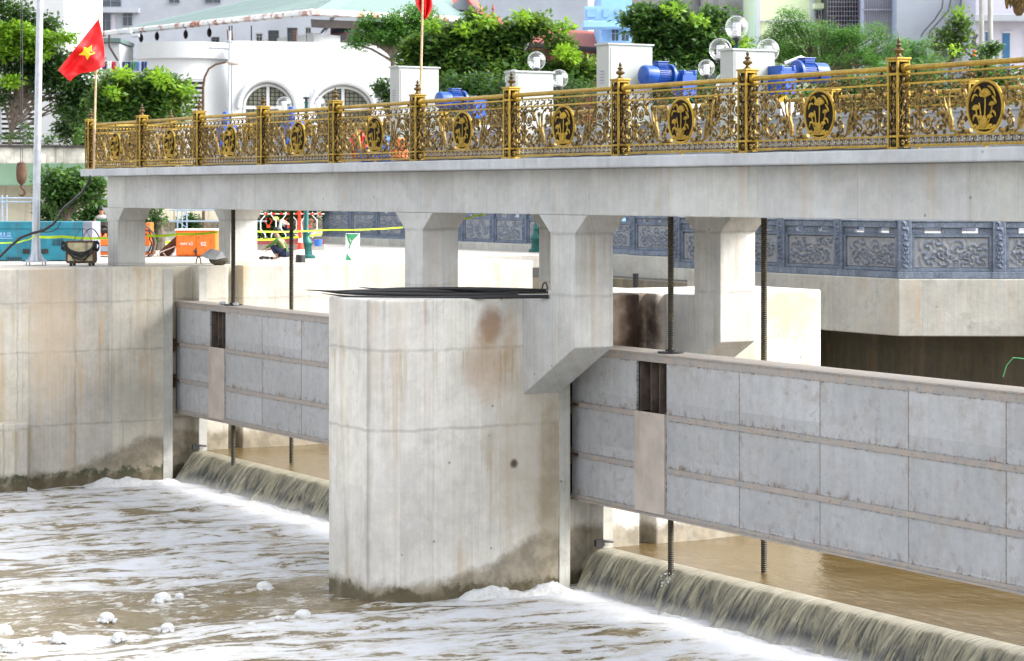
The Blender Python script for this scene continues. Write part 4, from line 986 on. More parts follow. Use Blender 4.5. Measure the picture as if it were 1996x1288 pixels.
for j in range(n):
    for i in range(n): a = j * (n + 1) + i; m.f.append((a, a + 1, a + n + 2, a + n + 1))
cl_ = m.build('cloth', 'red', t, smooth=True); sd = cl_.modifiers.new('thick', 'SOLIDIFY'); sd.thickness = .004
inv = {}
grid = [(F1(i / 60, j / 60), i / 60, j / 60) for i in range(61) for j in range(61)]
def starpt(px, py):
    best = min(grid, key=lambda g: (lambda q: (q[0] - px) ** 2 + (q[1] - py) ** 2)((CX + F_PX * g[0].dot(RIGHT) / g[0].dot(FWD), HY - F_PX * g[0].z / g[0].dot(FWD))))
    return best[0].dot(FWD)
m = MB(); cxs, cys = 170, 103
tips = [(179, 87), (186, 103), (172, 107), (169, 117), (163, 106), (152, 107), (161, 100), (163, 91), (170, 95)]
tips = [(179.5, 87), (178.5, 98), (186, 103), (176, 107), (170, 116.5), (166, 107.5), (152.5, 107), (162, 100), (163, 91), (171.5, 94)]
ctr = [wq(170, 101, starpt(170, 101) - .035)]; ring = [wq(a, b, starpt(a, b) - .035) for a, b in tips]
m.add(ctr + ring, [(0, 1 + k, 1 + (k + 1) % 10) for k in range(10)]); st_ = m.build('star', 'star', t)
m = MB(); m.tube([wp(183, 50.3, .50), wq(186, 180, 50.3), wq(189, 100, 50.33), wq(193, 28, 50.3)], [.026, .024, .02, .014], 8); m.build('pole', 'bamboo', t, smooth=True)
t = thing('flag', 'furled red flag on a bamboo pole near the middle of the bridge', 'flag', tuple(wp(817, 38.5, .5)))
m = MB(); n = 20
for j in range(n + 1):
    v = j / n; py = -60 + (37 + 60) * v
    wl = 15 * (1 if v < .72 else max(.02, 1 - (v - .72) / .28)) ** .8
    for i in range(n + 1):
        u = i / n * 2 - 1; m.v.append(tuple(wq(827 + u * (wl + 1) + 2 * math.sin(v * 9), py, 38.45 + .08 * math.sin(u * 8 + v * 6))))
for j in range(n):
    for i in range(n): a = j * (n + 1) + i; m.f.append((a, a + 1, a + n + 2, a + n + 1))
c2 = m.build('cloth', 'red', t, smooth=True); sd = c2.modifiers.new('thick', 'SOLIDIFY'); sd.thickness = .004
m = MB(); m.tube([wp(817, 38.5, .50), wq(819, 200, 38.4), wq(822, 90, 38.38), wq(825, -60, 38.36)], [.024, .022, .02, .016], 8); m.build('pole', 'bamboo', t, smooth=True)
# ================================================================== LEFT BANK FOREGROUND
d0 = 50.6; b = wp(70, d0, -1.55)
t = thing('steel_pole', 'tall galvanised steel pole bolted to the left bank wall', 'pole', tuple(b))
top = wq(80, -110, d0)
m = MB(); m.tube([b + UP * .10, b + UP * .22, b + UP * .8, top], [.135, .10, .082, .068], 16); m.build('shaft', 'galv', t, smooth=True)
m = MB(); m.obox(b - RIGHT * .23 - FWD * .23 + UP * .075, RIGHT * .46, FWD * .46, UP * .022); m.build('base_plate', 'galv', t)
for sx in (-1, 1):
    for sy in (-1, 1):
        m = MB(); q = b + RIGHT * .17 * sx + FWD * .17 * sy; m.tube([q - UP * .02, q + UP * .13], .016, 6); m.build('anchor_bolt', 'galv', t)
for a in range(4):
    m = MB(); dv = (RIGHT if a % 2 else FWD) * (1 if a < 2 else -1); m.extr([b + dv * .09 + UP * .097, b + dv * .2 + UP * .097, b + dv * .085 + UP * .30], dv.cross(UP) * .01); m.build('gusset', 'galv', t)
# hook block
t = thing('hook_block', 'rusty crane hook block hanging on a cable at the left', 'hook block', tuple(wq(42, 372, 46)))
q = lambda x, y: wq(x, y, 46)
m = MB(); c = q(42, 338); m.lathe(c, [(.05, -.20), (.075, -.17), (.098, -.10), (.105, 0), (.10, .13), (.085, .20), (.03, .225)], 14); m.build('block', 'rust', t, smooth=True)
m = MB(); m.tube([c + Vector((0, 0, -.18)), c + Vector((0, 0, -.27))], .03, 8); cc = c + Vector((0, 0, -.36)); m.tube([cc + UP * .10 + RIGHT * 0] + [cc + RIGHT * (.065 * math.sin(a)) + UP * (.065 * math.cos(a)) for a in np.linspace(.2, 4.4, 14)], [.022] * 3 + [.024] * 8 + [.018, .012, .008, .004][:4], 8); m.build('hook', 'rust', t, smooth=True)
m = MB()
for s in (-.02, .02): m.tube([c + UP * .2 + RIGHT * s, c + UP * 9 + RIGHT * s * .5], .006, 5)
m.build('hoist_cable', 'rope', t)
# welding set
b = wp(158, 50.4, -1.55); t = thing('welding_machine', 'battered cream welding machine draped with black cables on the bank wall', 'welding machine', tuple(b))
def lb(m, x0, x1, y0, y1, z0, z1): m.obox(b + RIGHT * x0 + FWD * y0 + UP * z0, RIGHT * (x1 - x0), FWD * (y1 - y0), UP * (z1 - z0))
m = MB(); lb(m, -.26, .28, -.18, .2, .10, .50); m.build('case', 'creamtin', t, bevel=.02)
m = MB(); lb(m, -.29, -.262, -.2, .22, .09, .53); lb(m, .282, .30, -.2, .22, .09, .5); lb(m, -.29, .3, -.19, .21, .502, .53); lb(m, -.27, .29, -.2, .22, .06, .098); m.build('frame', 'rust', t)
for sx in (-.2, .2):
    m = MB(); m.tube([b + RIGHT * sx - FWD * .2 + UP * .055, b + RIGHT * (sx + .05) - FWD * .2 + UP * .055], .055, 12); m.tube([b + RIGHT * sx + FWD * .2 + UP * .055, b + RIGHT * (sx + .05) + FWD * .2 + UP * .055], .055, 12); m.build('wheel', 'black_rubber', t)
m = MB(); rnd = random.Random(5)
for k in range(9):
    x0, x1 = rnd.uniform(-.36, -.28), rnd.uniform(.30, .36); z0 = rnd.uniform(.38, .50); sag = rnd.uniform(.10, .26)
    m.tube([b + RIGHT * (x0 + (x1 - x0) * s) - FWD * (.20 + rnd.uniform(0, .05)) + UP * (z0 - sag * math.sin(math.pi * s) * (1 if k < 7 else 1.6)) for s in np.linspace(0, 1, 12)], .013, 6)
for k in range(4):
    x0 = rnd.uniform(-.3, .1); m.tube([b + RIGHT * (x0 + .38 * s) + UP * (.53 + .26 * math.sin(math.pi * s * (1 - .05 * k))) for s in np.linspace(0, 1, 10)], .006, 5)
for sx in (-.34, .36):
    for k in range(7): m.tube([b + RIGHT * (sx + .05 * math.cos(a)) - FWD * .15 + UP * (.42 + rnd.uniform(-.04, .04) + .08 * math.sin(a)) for a in np.linspace(0, 6.3, 10)], .011, 5)
m.build('cable_coil', 'black_rubber', t, smooth=True)
# power cable from the deck end down past the pole
m = MB(); m.tube([wq(x, y, d) for x, y, d in ((176, 343, 49.3), (172, 355, 49.4), (160, 375, 49.6), (143, 390, 49.8), (125, 405, 50), (113, 425, 50.2), (103, 437, 50.3), (85, 449, 50.4), (64, 454, 50.4), (40, 463, 50.4), (20, 480, 50.4), (0, 500, 50.4), (-20, 525, 50.4))], .028, 8)
tag(m.build('power_cable', 'black_rubber', smooth=True), 'thick black power cable sagging from the bridge end past the pole', 'cable')
m = MB(); m.tube([wq(x, y, 50.5) for x, y in ((118, 432), (113, 443), (104, 450), (95, 452), (80, 452))], .010, 6); tag(m.build('power_cable', 'black_rubber', smooth=True), 'thin black cable branching off beside the steel pole', 'cable')
# sack with plastic film
m = MB(); c = wp(423, 50.9, -1.40); m.ball(c, .17, 14, 10, (1.15, 1, .95), .18, 2); m.ball(c + RIGHT * .06 - UP * .05, .16, 12, 8, (1, 1, .7), .2, 8)
t = thing('cement_sack', 'dark lumpy sack with clear plastic film on the bank wall', 'sack', tuple(wp(423, 50.9, -1.55))); m.build('sack', 'sack', t, smooth=True)
m = MB(); m.add([wq(392, 497, 50.8), wq(412, 484, 50.9), wq(432, 490, 50.8), wq(440, 502, 50.7), wq(420, 506, 50.55), wq(403, 504, 50.6)], [(0, 1, 5), (1, 2, 5), (2, 4, 5), (2, 3, 4)]); pf = m.build('plastic_film', 'plastic', t); sd = pf.modifiers.new('thick', 'SOLIDIFY'); sd.thickness = .006
# barrier tapes
def tape(pts, w, lab):
    m = MB(); P = [wq(*p) for p in pts]
    fine = []
    for i in range(len(P) - 1):
        for k in range(8): s = k / 8; q = P[i].lerp(P[i + 1], s); q.z -= .02 * math.sin(math.pi * s); fine.append(q)
    fine.append(P[-1]); n = len(fine)
    for i, q in enumerate(fine):
        tw = .35 * math.sin(i * .6)
        for s in (-1, 1): m.v.append(tuple(q + UP * (s * w / 2 * math.cos(tw)) + FWD * (s * w / 2 * math.sin(tw))))
    for i in range(n - 1): m.f.append((2 * i, 2 * i + 2, 2 * i + 3, 2 * i + 1))
    o = m.build('barrier_tape', 'tape'); sd = o.modifiers.new('thick', 'SOLIDIFY'); sd.thickness = .003; tag(o, lab, 'barrier tape', 'yellow green barrier tapes')
tape(((66, 460, 50.5), (120, 461, 50.8), (210, 464, 51.5)), .055, 'yellow green tape from the steel pole to the left column')
tape(((286, 459, 51.8), (350, 456, 52), (424, 452, 52.2)), .055, 'yellow green tape across the front of the orange box')
tape(((-20, 470, 50.4), (20, 473, 50.4), (45, 469, 50.4), (66, 461, 50.5)), .03, 'slack yellow green tape left of the steel pole')
tape(((502, 451, 52.6), (640, 448, 53.5), (786, 443, 54)), .03, 'upper yellow green tape in front of the crouching man')
tape(((502, 467, 64), (560, 463, 64), (628, 456, 64)), .05, 'lower yellow green tape behind the crouching man')
tape(((286, 471, 66), (345, 471, 66), (424, 469, 66)), .07, 'yellow green tape low behind the orange box')
tape(((900, 426, 40), (925, 420, 40), (950, 414, 40)), .03, 'short end of yellow green tape under the deck beam')
# ================================================================== FAR BANK: MACHINES AND PEOPLE
ZG = -1.60
def LB(m, b, x0, x1, y0, y1, z0, z1): m.obox(b + RIGHT * x0 + FWD * y0 + UP * z0, RIGHT * (x1 - x0), FWD * (y1 - y0), UP * (z1 - z0))
def pxm(px, d): return (px - CX) / F_PX * d
# teal generator box
d = 55.5; b = wp(60, d, ZG); s = d / F_PX; X = lambda px: (px - 60) * s; Z = lambda py: (HY - py) * s - ZG
t = thing('generator', 'rust-streaked teal generator housing behind the steel pole', 'generator', tuple(b))
m = MB(); LB(m, b, X(-90), X(160), 0, 1.1, .02, Z(446)); m.build('housing', 'teal', t, bevel=.01)
m = MB(); LB(m, b, X(-92), X(161), -.012, 1.12, Z(446) + .002, Z(432)); m.build('canopy_edge', 'teal', t, bevel=.01)
m = MB(); LB(m, b, X(161) + .002, X(180), 0.0, 1.1, .02, Z(432)); m.build('end_panel', 'teal_grey', t, bevel=.01)
for a, c, e, f in ((13, 43, 501, 510), (102, 124, 466, 478)):
    m = MB(); LB(m, b, X(a), X(c), -.006, -.001, Z(f), Z(e)); gr = m.build('grille', 'dark', t)
    m = MB()
    for k in range(9): LB(m, b, X(a + (c - a) * (k + .5) / 9) - .005, X(a + (c - a) * (k + .5) / 9) + .005, -.014, -.006, Z(f), Z(e))
    m.build('grille_bar', 'teal', gr)
for a in (45, 81):
    m = MB(); LB(m, b, X(a), X(a + 13), -.02, -.001, Z(494), Z(485)); LB(m, b, X(a + 3), X(a + 10), -.04, -.021, Z(492), Z(487)); m.build('door_handle', 'dark', t)
for a in (62, ):
    m = MB(); LB(m, b, X(a) - .006, X(a) + .006, -.008, -.001, .05, Z(448)); m.build('door_seam', 'dark', t)
m = MB(); LB(m, b, X(-60), X(24), -.006, -.0005, Z(463.5), Z(465)); LB(m, b, X(-60), X(22), -.006, -.0005, Z(460), Z(461)); LB(m, b, X(0), X(4), -.006, -.0005, Z(459), Z(453)); LB(m, b, X(7), X(10), -.006, -.0005, Z(459), Z(453)); LB(m, b, X(13), X(21), -.006, -.0005, Z(459), Z(457.5)); LB(m, b, X(13), X(21), -.006, -.0005, Z(455), Z(453.5))
m.build('faded_lettering', plain('faded_lettering', (.25, .42, .75), .6), t)
# orange excavator-like machine behind the left column
d = 59; b = wp(210, d, ZG); s = d / F_PX; X = lambda px: (px - 210) * s; Z = lambda py: (HY - py) * s - ZG
t = thing('drilling_machine', 'worn orange and black drilling machine partly hidden by the left column', 'machine', tuple(b))
m = MB(); LB(m, b, X(186), X(292), 0, 1.0, .05, Z(490)); LB(m, b, X(190), X(291), 0, .9, Z(479), Z(464)); m.build('chassis', 'orange', t, bevel=.02)
m = MB(); LB(m, b, X(188), X(291), -.03, .9, Z(490) + .003, Z(479) - .003); m.build('deck_plate', 'galv', t)
m = MB(); LB(m, b, X(186), X(196), .1, .9, Z(464) + .003, Z(436)); m.build('side_frame', 'orange', t, bevel=.02)
m = MB(); m.obox(b + RIGHT * X(282) + FWD * .1 + UP * Z(464), RIGHT * .12, FWD * .6, UP * .38); m.build('side_frame', 'orange', t, bevel=.02)
m = MB(); rnd = random.Random(9)
for k in range(16): m.ball(b + RIGHT * X(rnd.uniform(193, 225)) + FWD * rnd.uniform(.1, .5) + UP * Z(rnd.uniform(434, 462)), rnd.uniform(.04, .11), 8, 6, (1.2, 1, .8), .2, k)
LB(m, b, X(190), X(206), .0, .6, Z(440), Z(433)); m.build('engine', 'dark', t, smooth=True)
for k, (x0, x1) in enumerate(((284, 303), (284, 300), (283, 296))):
    m = MB(); m.tube([wq(x, y, d - .1) for x, y in ((280, 440 + 8 * k), (288 + 2 * k, 442 + 8 * k), (x1 - 4, 455 + 6 * k), (x1, 475), (x1 - 5, 495 - k * 3), (x0 + 4, 505 - 6 * k))], .03 if k == 0 else .022, 8)
    m.build('hydraulic_hose', 'bark' if k == 0 else 'black_rubber', t, smooth=True)
# steel hopper
b = wp(330, 60, ZG); s = 60 / F_PX; Q = lambda x, y, dd=60: wq(x, y, dd)
t = thing('steel_hopper', 'rusty tipped steel hopper with an open mouth left of the orange box', 'hopper', tuple(b))
m = MB(); P = [Q(306, 494), Q(318, 480, 60.1), Q(340, 465, 60.2), Q(344, 478, 60.2), Q(326, 505), Q(314, 506)]
m.extr([Q(306, 494), Q(342, 461), Q(346, 462), Q(342, 480), Q(319, 493)], FWD * .5); m.build('chute', 'rust', t)
m = MB(); m.tube([Q(306, 494, 59.9), Q(342, 480, 59.9), Q(340, 490, 59.9), Q(326, 506, 59.9), Q(314, 508, 59.9), Q(306, 494, 59.9)], .014, 6); m.tube([Q(318, 492, 59.9), Q(328, 506, 59.9)], .014, 6); m.build('rim', 'cone_white', t)
m = MB(); m.extr([Q(310, 495), Q(340, 483), Q(336, 492), Q(325, 504), Q(316, 506)], FWD * .3); m.build('mouth', 'rust', t)
# orange site box with lettering
d = 59.5; b = wp(382, d, ZG); s = d / F_PX; X = lambda px: (px - 382) * s; Z = lambda py: (HY - py) * s - ZG
t = thing('site_box', 'bright orange steel site box marked 02 with double doors', 'tool box', tuple(b))
m = MB(); LB(m, b, X(343), X(420), 0, .9, .02, Z(449)); m.build('body', 'orange', t, bevel=.008)
m = MB(); LB(m, b, X(345), X(381.4), -.018, -.001, .05, Z(452)); m.build('door', 'orange', t, bevel=.005)
m = MB(); LB(m, b, X(383), X(418), -.018, -.001, .05, Z(452)); m.build('door', 'orange', t, bevel=.005)
m = MB(); LB(m, b, X(341), X(422), -.03, .95, Z(449) + .002, Z(446.5)); m.build('roof', 'cone_white', t)
m = MB(); LB(m, b, X(381), X(384), -.04, -.019, Z(498), Z(484)); m.ball(b + RIGHT * X(382) - FWD * .05 + UP * Z(489), .045, 8, 6); m.build('padlock', 'dark', t)
m = MB(); rnd = random.Random(2)
for k in range(26): x_, z_ = rnd.choice((rnd.uniform(349, 379), rnd.uniform(386, 416))), rnd.uniform(455, 503); LB(m, b, X(x_), X(x_ + rnd.uniform(.8, 1.6)), -.021, -.0185, Z(z_ + rnd.uniform(1, 3)), Z(z_))
m.build('paint_chips', 'dark', t)
for txt, px, sz in (('MÁY SỐ', 364, .088), ('02', 397, .135)):
    me = text_mesh(txt, sz); me.materials.append(M['cone_white']); o = bpy.data.objects.new('lettering', me); C.objects.link(o); o.parent = t
    mw = Matrix.Translation(RIGHT * X(px) - FWD * .026 + UP * Z(475.5)) @ Matrix((RIGHT, UP, -FWD)).transposed().to_4x4(); o.matrix_local = mw
# traffic cone
b = wp(585.5, 52.9, ZG + .02)
t = thing('traffic_cone', 'red and white traffic cone with black base at the wall edge', 'traffic cone', tuple(b))
m = MB(); LB(m, b, -.13, .13, -.13, .13, 0, .03); m.lathe(b, [(.115, .03), (.100, .20)], 20); m.build('base', 'black_rubber', t)
for z0, z1, r0, r1, mt in ((.201, .32, .100, .084, 'cone_white'), (.321, .47, .084, .060, 'cone_red'), (.471, .57, .060, .045, 'cone_white'), (.571, .72, .045, .018, 'cone_red')):
    m = MB(); m.lathe(b, [(r0, z0), (r1, z1)], 20); m.build('band', mt, t, smooth=True)
# white and green board
b = wp(686, 54.5, ZG); s = 54.5 / F_PX; X = lambda px: (px - 686) * s; Z = lambda py: (HY - py) * s - ZG
t = thing('display_board', 'white board with green slanting shapes standing on the wall edge', 'board', tuple(b))
m = MB(); LB(m, b, X(673.5), X(700.5), 0, .14, 0, Z(455)); m.build('panel', 'cone_white', t, bevel=.006)
def gshape(pts):
    m = MB(); m.extr([b + RIGHT * X(x) - FWD * .006 + UP * Z(y) for x, y in pts], FWD * .004); m.build('green_shape', plain('green_print', (.05, .30, .14), .6), t)
gshape([(674.5, 455.5), (700, 455.5), (686, 470)]); gshape([(684, 470), (687, 468), (681, 486), (679, 483)]); gshape([(674, 507), (686, 507), (676, 493)]); gshape([(674, 456), (679, 456), (683, 472), (681, 476)])
# skinned figures
def skin_mesh(name, joints, edges, mat, parent, lvl=2):
    me = bpy.data.meshes.new(name); me.from_pydata([j[:3] for j in joints], edges, []); me.materials.append(M[mat])
    o = bpy.data.objects.new(name, me); C.objects.link(o)
    if parent: o.parent = parent
    md = o.modifiers.new('skin', 'SKIN'); md.use_smooth_shade = True
    for i, j in enumerate(joints):
        sv = me.skin_vertices[0].data[i]; sv.radius = (j[3], j[4] if len(j) > 4 else j[3]); sv.use_root = (i == 0)
    ss = o.modifiers.new('smooth', 'SUBSURF'); ss.levels = lvl; ss.render_levels = lvl
    return o
def person(lab, base, rz, J, sc):
    """J: dict of joints for a sitting/standing/crouching figure in metres (x forward, y left, z up)"""
    names = ['pelvis', 'waist', 'chest', 'neck', 'head0', 'head1', 'shl', 'ell', 'wrl', 'hnl', 'shr', 'elr', 'wrr', 'hnr', 'hpl', 'knl', 'anl', 'tol', 'hpr', 'knr', 'anr', 'tor']
    R = dict(pelvis=.13, waist=.12, chest=.14, neck=.055, head0=.075, head1=.085, shl=.065, ell=.042, wrl=.030, hnl=.028, shr=.065, elr=.042, wrr=.030, hnr=.028, hpl=.09, knl=.058, anl=.040, tol=.03, hpr=.09, knr=.058, anr=.040, tor=.03)
    E = [('pelvis', 'waist'), ('waist', 'chest'), ('chest', 'neck'), ('neck', 'head0'), ('head0', 'head1'), ('chest', 'shl'), ('shl', 'ell'), ('ell', 'wrl'), ('wrl', 'hnl'), ('chest', 'shr'), ('shr', 'elr'), ('elr', 'wrr'), ('wrr', 'hnr'), ('pelvis', 'hpl'), ('hpl', 'knl'), ('knl', 'anl'), ('anl', 'tol'), ('pelvis', 'hpr'), ('hpr', 'knr'), ('knr', 'anr'), ('anr', 'tor')]
    js = [(*J[n], R[n]) for n in names]
    # fingers: short chains off each hand
    ed = [(names.index(a), names.index(b_)) for a, b_ in E]
    body = skin_mesh('person', js, ed, 'skin', None)
    body.location = base; body.rotation_euler = (0, 0, rz); body.scale = (sc, sc, sc); tag(body, lab, 'person')
    for side in ('l', 'r'):
        w, h = Vector(J['wr' + side]), Vector(J['hn' + side]); dr = (h - w).normalized(); sd_ = Vector((0, 1, 0)); pm = MB()
        for k in range(5):
            off = sd_ * (-.03 + .015 * k); L = (.065, .08, .085, .078, .055)[k]
            st = h + off * .8 if k else w + dr * .03 + sd_ * (.03 if side == 'r' else -.03)
            dd = dr if k else (dr + sd_ * (.8 if side == 'r' else -.8)).normalized()
            pm.tube([st, st + dd * L * .5, st + dd * L * .85 - UP * .012, st + dd * L - UP * .03], [.010, .0095, .009, .006], 6)
        pm.build('hand', 'skin', body, smooth=True)
    return body, names, R, J
def cloth_part(body, J, R, nodes, edges, mat, name, grow):
    js = [(*J[n], R[n] * grow if not isinstance(n, tuple) else 0) for n in nodes]
    return skin_mesh(name, js, [(nodes.index(a), nodes.index(b_)) for a, b_ in edges], mat, body)
def lerp(a, b_, t): return tuple(x + (y - x) * t for x, y in zip(a, b_))
def dress(body, R, J, shirt, trousers, long_sleeve=True, name_top='shirt'):
    J = dict(J); R = dict(R)
    J['cufl'] = lerp(J['ell'], J['wrl'], .9 if long_sleeve else -.3); J['cufr'] = lerp(J['elr'], J['wrr'], .9 if long_sleeve else -.3)
    R['cufl'] = R['cufr'] = .037; J['coll'] = lerp(J['chest'], J['neck'], .8); R['coll'] = .065
    top = ['waist', 'pelvis', 'chest', 'coll', 'shl', 'shr'] + (['ell', 'elr'] if long_sleeve else []) + ['cufl', 'cufr']
    te = [('pelvis', 'waist'), ('waist', 'chest'), ('chest', 'coll'), ('chest', 'shl'), ('chest', 'shr')] + ([('shl', 'ell'), ('ell', 'cufl'), ('shr', 'elr'), ('elr', 'cufr')] if long_sleeve else [('shl', 'cufl'), ('shr', 'cufr')])
    cloth_part(body, J, R, top, te, shirt, name_top, 1.16)
    J['heml'] = lerp(J['knl'], J['anl'], .8); J['hemr'] = lerp(J['knr'], J['anr'], .8); R['heml'] = R['hemr'] = .048
    cloth_part(body, J, R, ['pelvis', 'hpl', 'knl', 'heml', 'hpr', 'knr', 'hemr'], [('pelvis', 'hpl'), ('hpl', 'knl'), ('knl', 'heml'), ('pelvis', 'hpr'), ('hpr', 'knr'), ('knr', 'hemr')], trousers, 'trousers', 1.12)
def hair(body, J, cap=None):
    h = Vector(J['head1']); m = MB(); m.ball(h + Vector((-.018, 0, .035)), .102, 16, 10, (1.02, .92, .95)); m.build('hair', cap or 'hair', body, smooth=True)
    m = MB(); f0 = Vector(J['head0']); fw = Vector((1, 0, 0)); c = (h + f0) / 2
    m.ball(c + fw * .088 + UP * .0, .017, 8, 6, (1.2, .8, 1.3)); m.build('nose', 'skin', body, smooth=True)
    for s in (-1, 1):
        m = MB(); m.ball(h + fw * .078 + Vector((0, s * .033, -.035)), .012, 8, 6); m.build('eye', 'hair', body, smooth=True)
        m = MB(); m.ball(c + Vector((0, s * .085, 0)), .022, 8, 6, (.8, .4, 1.4)); m.build('ear', 'skin', body, smooth=True)
    m = MB(); m.tube([c + fw * .082 + Vector((0, -.022, -.045)), c + fw * .086 + Vector((0, 0, -.047)), c + fw * .082 + Vector((0, .022, -.045))], .006, 6); m.build('mouth', 'rust', body, smooth=True)
# crouching man facing left, arms reaching forward over his knees
cr = dict(pelvis=(-.16, 0, .22), waist=(-.14, 0, .38), chest=(-.02, 0, .60), neck=(.08, 0, .73), head0=(.13, 0, .80), head1=(.13, 0, .89), shl=(.02, .19, .62), ell=(.22, .24, .46), wrl=(.42, .16, .36), hnl=(.48, .14, .33),
          shr=(.02, -.19, .62), elr=(.20, -.24, .42), wrr=(.40, -.16, .32), hnr=(.47, -.14, .29), hpl=(-.13, .12, .22), knl=(.26, .16, .47), anl=(.04, .14, .08), tol=(.19, .15, .03), hpr=(-.13, -.12, .22), knr=(.28, -.16, .45), anr=(.08, -.14, .08), tor=(.23, -.15, .03))
rzL = math.atan2(-RIGHT.y, -RIGHT.x)
bd, nm, R_, J_ = person('man crouching on the far bank in a green long-sleeved top and dark trousers', wp(546, 57, ZG), rzL - .25, cr, .76)
dress(bd, R_, J_, 'shirt', 'navy'); hair(bd, J_)
m = MB(); rnd = random.Random(8)
for k in range(9): m.ball(wp(rnd.uniform(508, 530), rnd.uniform(57, 58), ZG + .03), .05, 7, 5, (1.3, 1, .7), .2, k)
tag(m.build('hand_tools', 'dark', smooth=True), 'small pile of dark tools on the ground in front of the crouching man', 'tools')
st = dict(pelvis=(0, 0, .92), waist=(.02, 0, 1.08), chest=(.06, 0, 1.30), neck=(.10, 0, 1.46), head0=(.13, 0, 1.54), head1=(.14, 0, 1.63), shl=(.06, .20, 1.34), ell=(.12, .26, 1.06), wrl=(.32, .20, .98), hnl=(.39, .18, .97),
          shr=(.06, -.20, 1.34), elr=(.12, -.27, 1.06), wrr=(.32, -.20, .98), hnr=(.39, -.18, .97), hpl=(0, .10, .88), knl=(.04, .11, .48), anl=(0, .11, .08), tol=(.14, .12, .03), hpr=(0, -.10, .88), knr=(.03, -.11, .48), anr=(-.02, -.11, .08), tor=(.12, -.12, .03))
rzC = math.atan2(-FWD.y, -FWD.x)
hgt = ((HY - 403) / F_PX * 60.3 - ZG) / 1.73
bd, nm, R_, J_ = person('man in a green and grey vest leaning over the orange drilling machine', wp(199, 60.6, ZG), rzC, st, hgt)
dress(bd, R_, J_, 'vest', 'navy', False, 'vest'); hair(bd, J_)
m = MB(); m.ball((.07, 0, 1.36), .17, 14, 8, (.9, 1.12, .55)); m.build('vest_yoke', 'greyc', bd, smooth=True)
# worker in a helmet bent over behind the barrier fence
bw = dict(st); bw.update(waist=(.08, 0, 1.05), chest=(.28, 0, 1.14), neck=(.42, 0, 1.20), head0=(.50, 0, 1.20), head1=(.56, 0, 1.25), shl=(.30, .2, 1.16), ell=(.38, .24, .90), wrl=(.52, .2, .72), hnl=(.56, .18, .66), shr=(.30, -.2, 1.16), elr=(.38, -.24, .90), wrr=(.52, -.2, .72), hnr=(.56, -.18, .66))
hgt2 = ((HY - 425) / F_PX * 70 + 1.62) / 1.33
bd, nm, R_, J_ = person('worker in a yellow helmet and light jacket bending behind the barrier fence', wp(562, 70, ZG), rzL, bw, hgt2)
dress(bd, R_, J_, 'greyc', 'navy', True, 'jacket')
m = MB(); h = Vector(bw['head1']); m.ball(h + UP * .03, .125, 16, 8, (1.05, .95, .75)); m.ball(h + UP * .01, .15, 16, 6, (1.05, .95, .12)); m.build('helmet', 'helmet', bd, smooth=True)
m = MB(); m.obox((.20, -.21, 1.02), (.02, 0, .26), (0, .42, 0), (.03, 0, 0)); m.build('reflective_stripe', 'helmet', bd)
# barrier fence (white and red hexagon bars)
d = 66; b = wp(570, d, ZG); s = d / F_PX; X = lambda px: (px - 570) * s; Z = lambda py: (HY - py) * s - ZG
t = thing('barrier_fence', 'white and red wrought barrier fence behind the crouching man', 'fence', tuple(b))
for k in range(-1, 3):
    x0 = 503 + k * 40
    m = MB(); cx = x0 + 20
    for sg in (-1, 1):
        m.tube([b + RIGHT * X(cx + sg * q) + UP * Z(y) for q, y in ((6, 413), (6, 419), (15, 430), (15, 446), (6, 457), (6, 463))], .015, 6)
    m.build('white_bars', 'cone_white', t, smooth=True)
    m = MB()
    for sg in (-1, 1): m.tube([b + RIGHT * X(cx + sg * q) + UP * Z(y) for q, y in ((3, 425), (7, 431), (3, 437))], .009, 6)
    LB(m, b, X(cx - 3), X(cx + 3), -.02, .02, Z(444), Z(438)); m.build('red_motif', 'cone_red', t)
m = MB(); LB(m, b, X(455), X(632), -.025, .025, Z(472), Z(466)); LB(m, b, X(455), X(632), -.03, .03, Z(476), Z(472) - .004); m.build('bottom_rail', 'redframe', t)
for k in range(12): m = MB(); LB(m, b, X(455 + k * 15), X(462 + k * 15), -.03, .03, Z(418), Z(415)); m.build('red_stripe', 'cone_red', t)
m = MB(); LB(m, b, X(455), X(632), -.024, .024, Z(417.6), Z(415.4)); m.build('top_rail', 'cone_white', t)
m = MB(); LB(m, b, X(581), X(586.5), -.04, .04, 0, Z(396)); m.build('post', 'cone_red', t)
m = MB(); LB(m, b, X(455), X(632), .1, .3, 0, .16); m.build('kerb_base', 'quay', t)
# blue crate-like bucket
m = MB(); m.lathe(wp(620, 60, ZG + .25), [(.09, 0), (.12, .17)], 14); tag(m.build('paint_bucket', 'bluec', smooth=True), 'small blue and white bucket beside the green lamp post', 'bucket')
# light blue yard fence
def yard_fence(pa, pb, da, y_top, y_bot, lab, towers):
    s = da / F_PX; t = thing('yard_fence', lab, 'fence', tuple(wp((pa + pb) / 2, da, ZG))); 
    m = MB()
    for yy in (y_top, y_top + 7, y_bot): m.tube([wq(pa, yy, da), wq(pb, yy, da)], .022, 6)
    m.build('rail', 'bluegreymetal', t)
    for tx in towers:
        m = MB()
        for o in (-9, 0, 9): m.tube([wq(tx + o, y_top - 6, da), wp(tx + o, da, ZG)], .02, 6)
        for k in range(5): m.tube([wq(tx - 9 + (k % 2) * 18, y_top + k * 14, da), wq(tx + 9 - (k % 2) * 18, y_top + k * 14 + 14, da)], .014, 5)
        m.build('lattice_post', 'bluegreymetal', t)
yard_fence(-30, 215, 68, 386, 450, 'pale blue lattice fence behind the teal generator', (4, 122))
yard_fence(330, 520, 69, 402, 431, 'pale blue lattice fence above the orange box', (355, ))
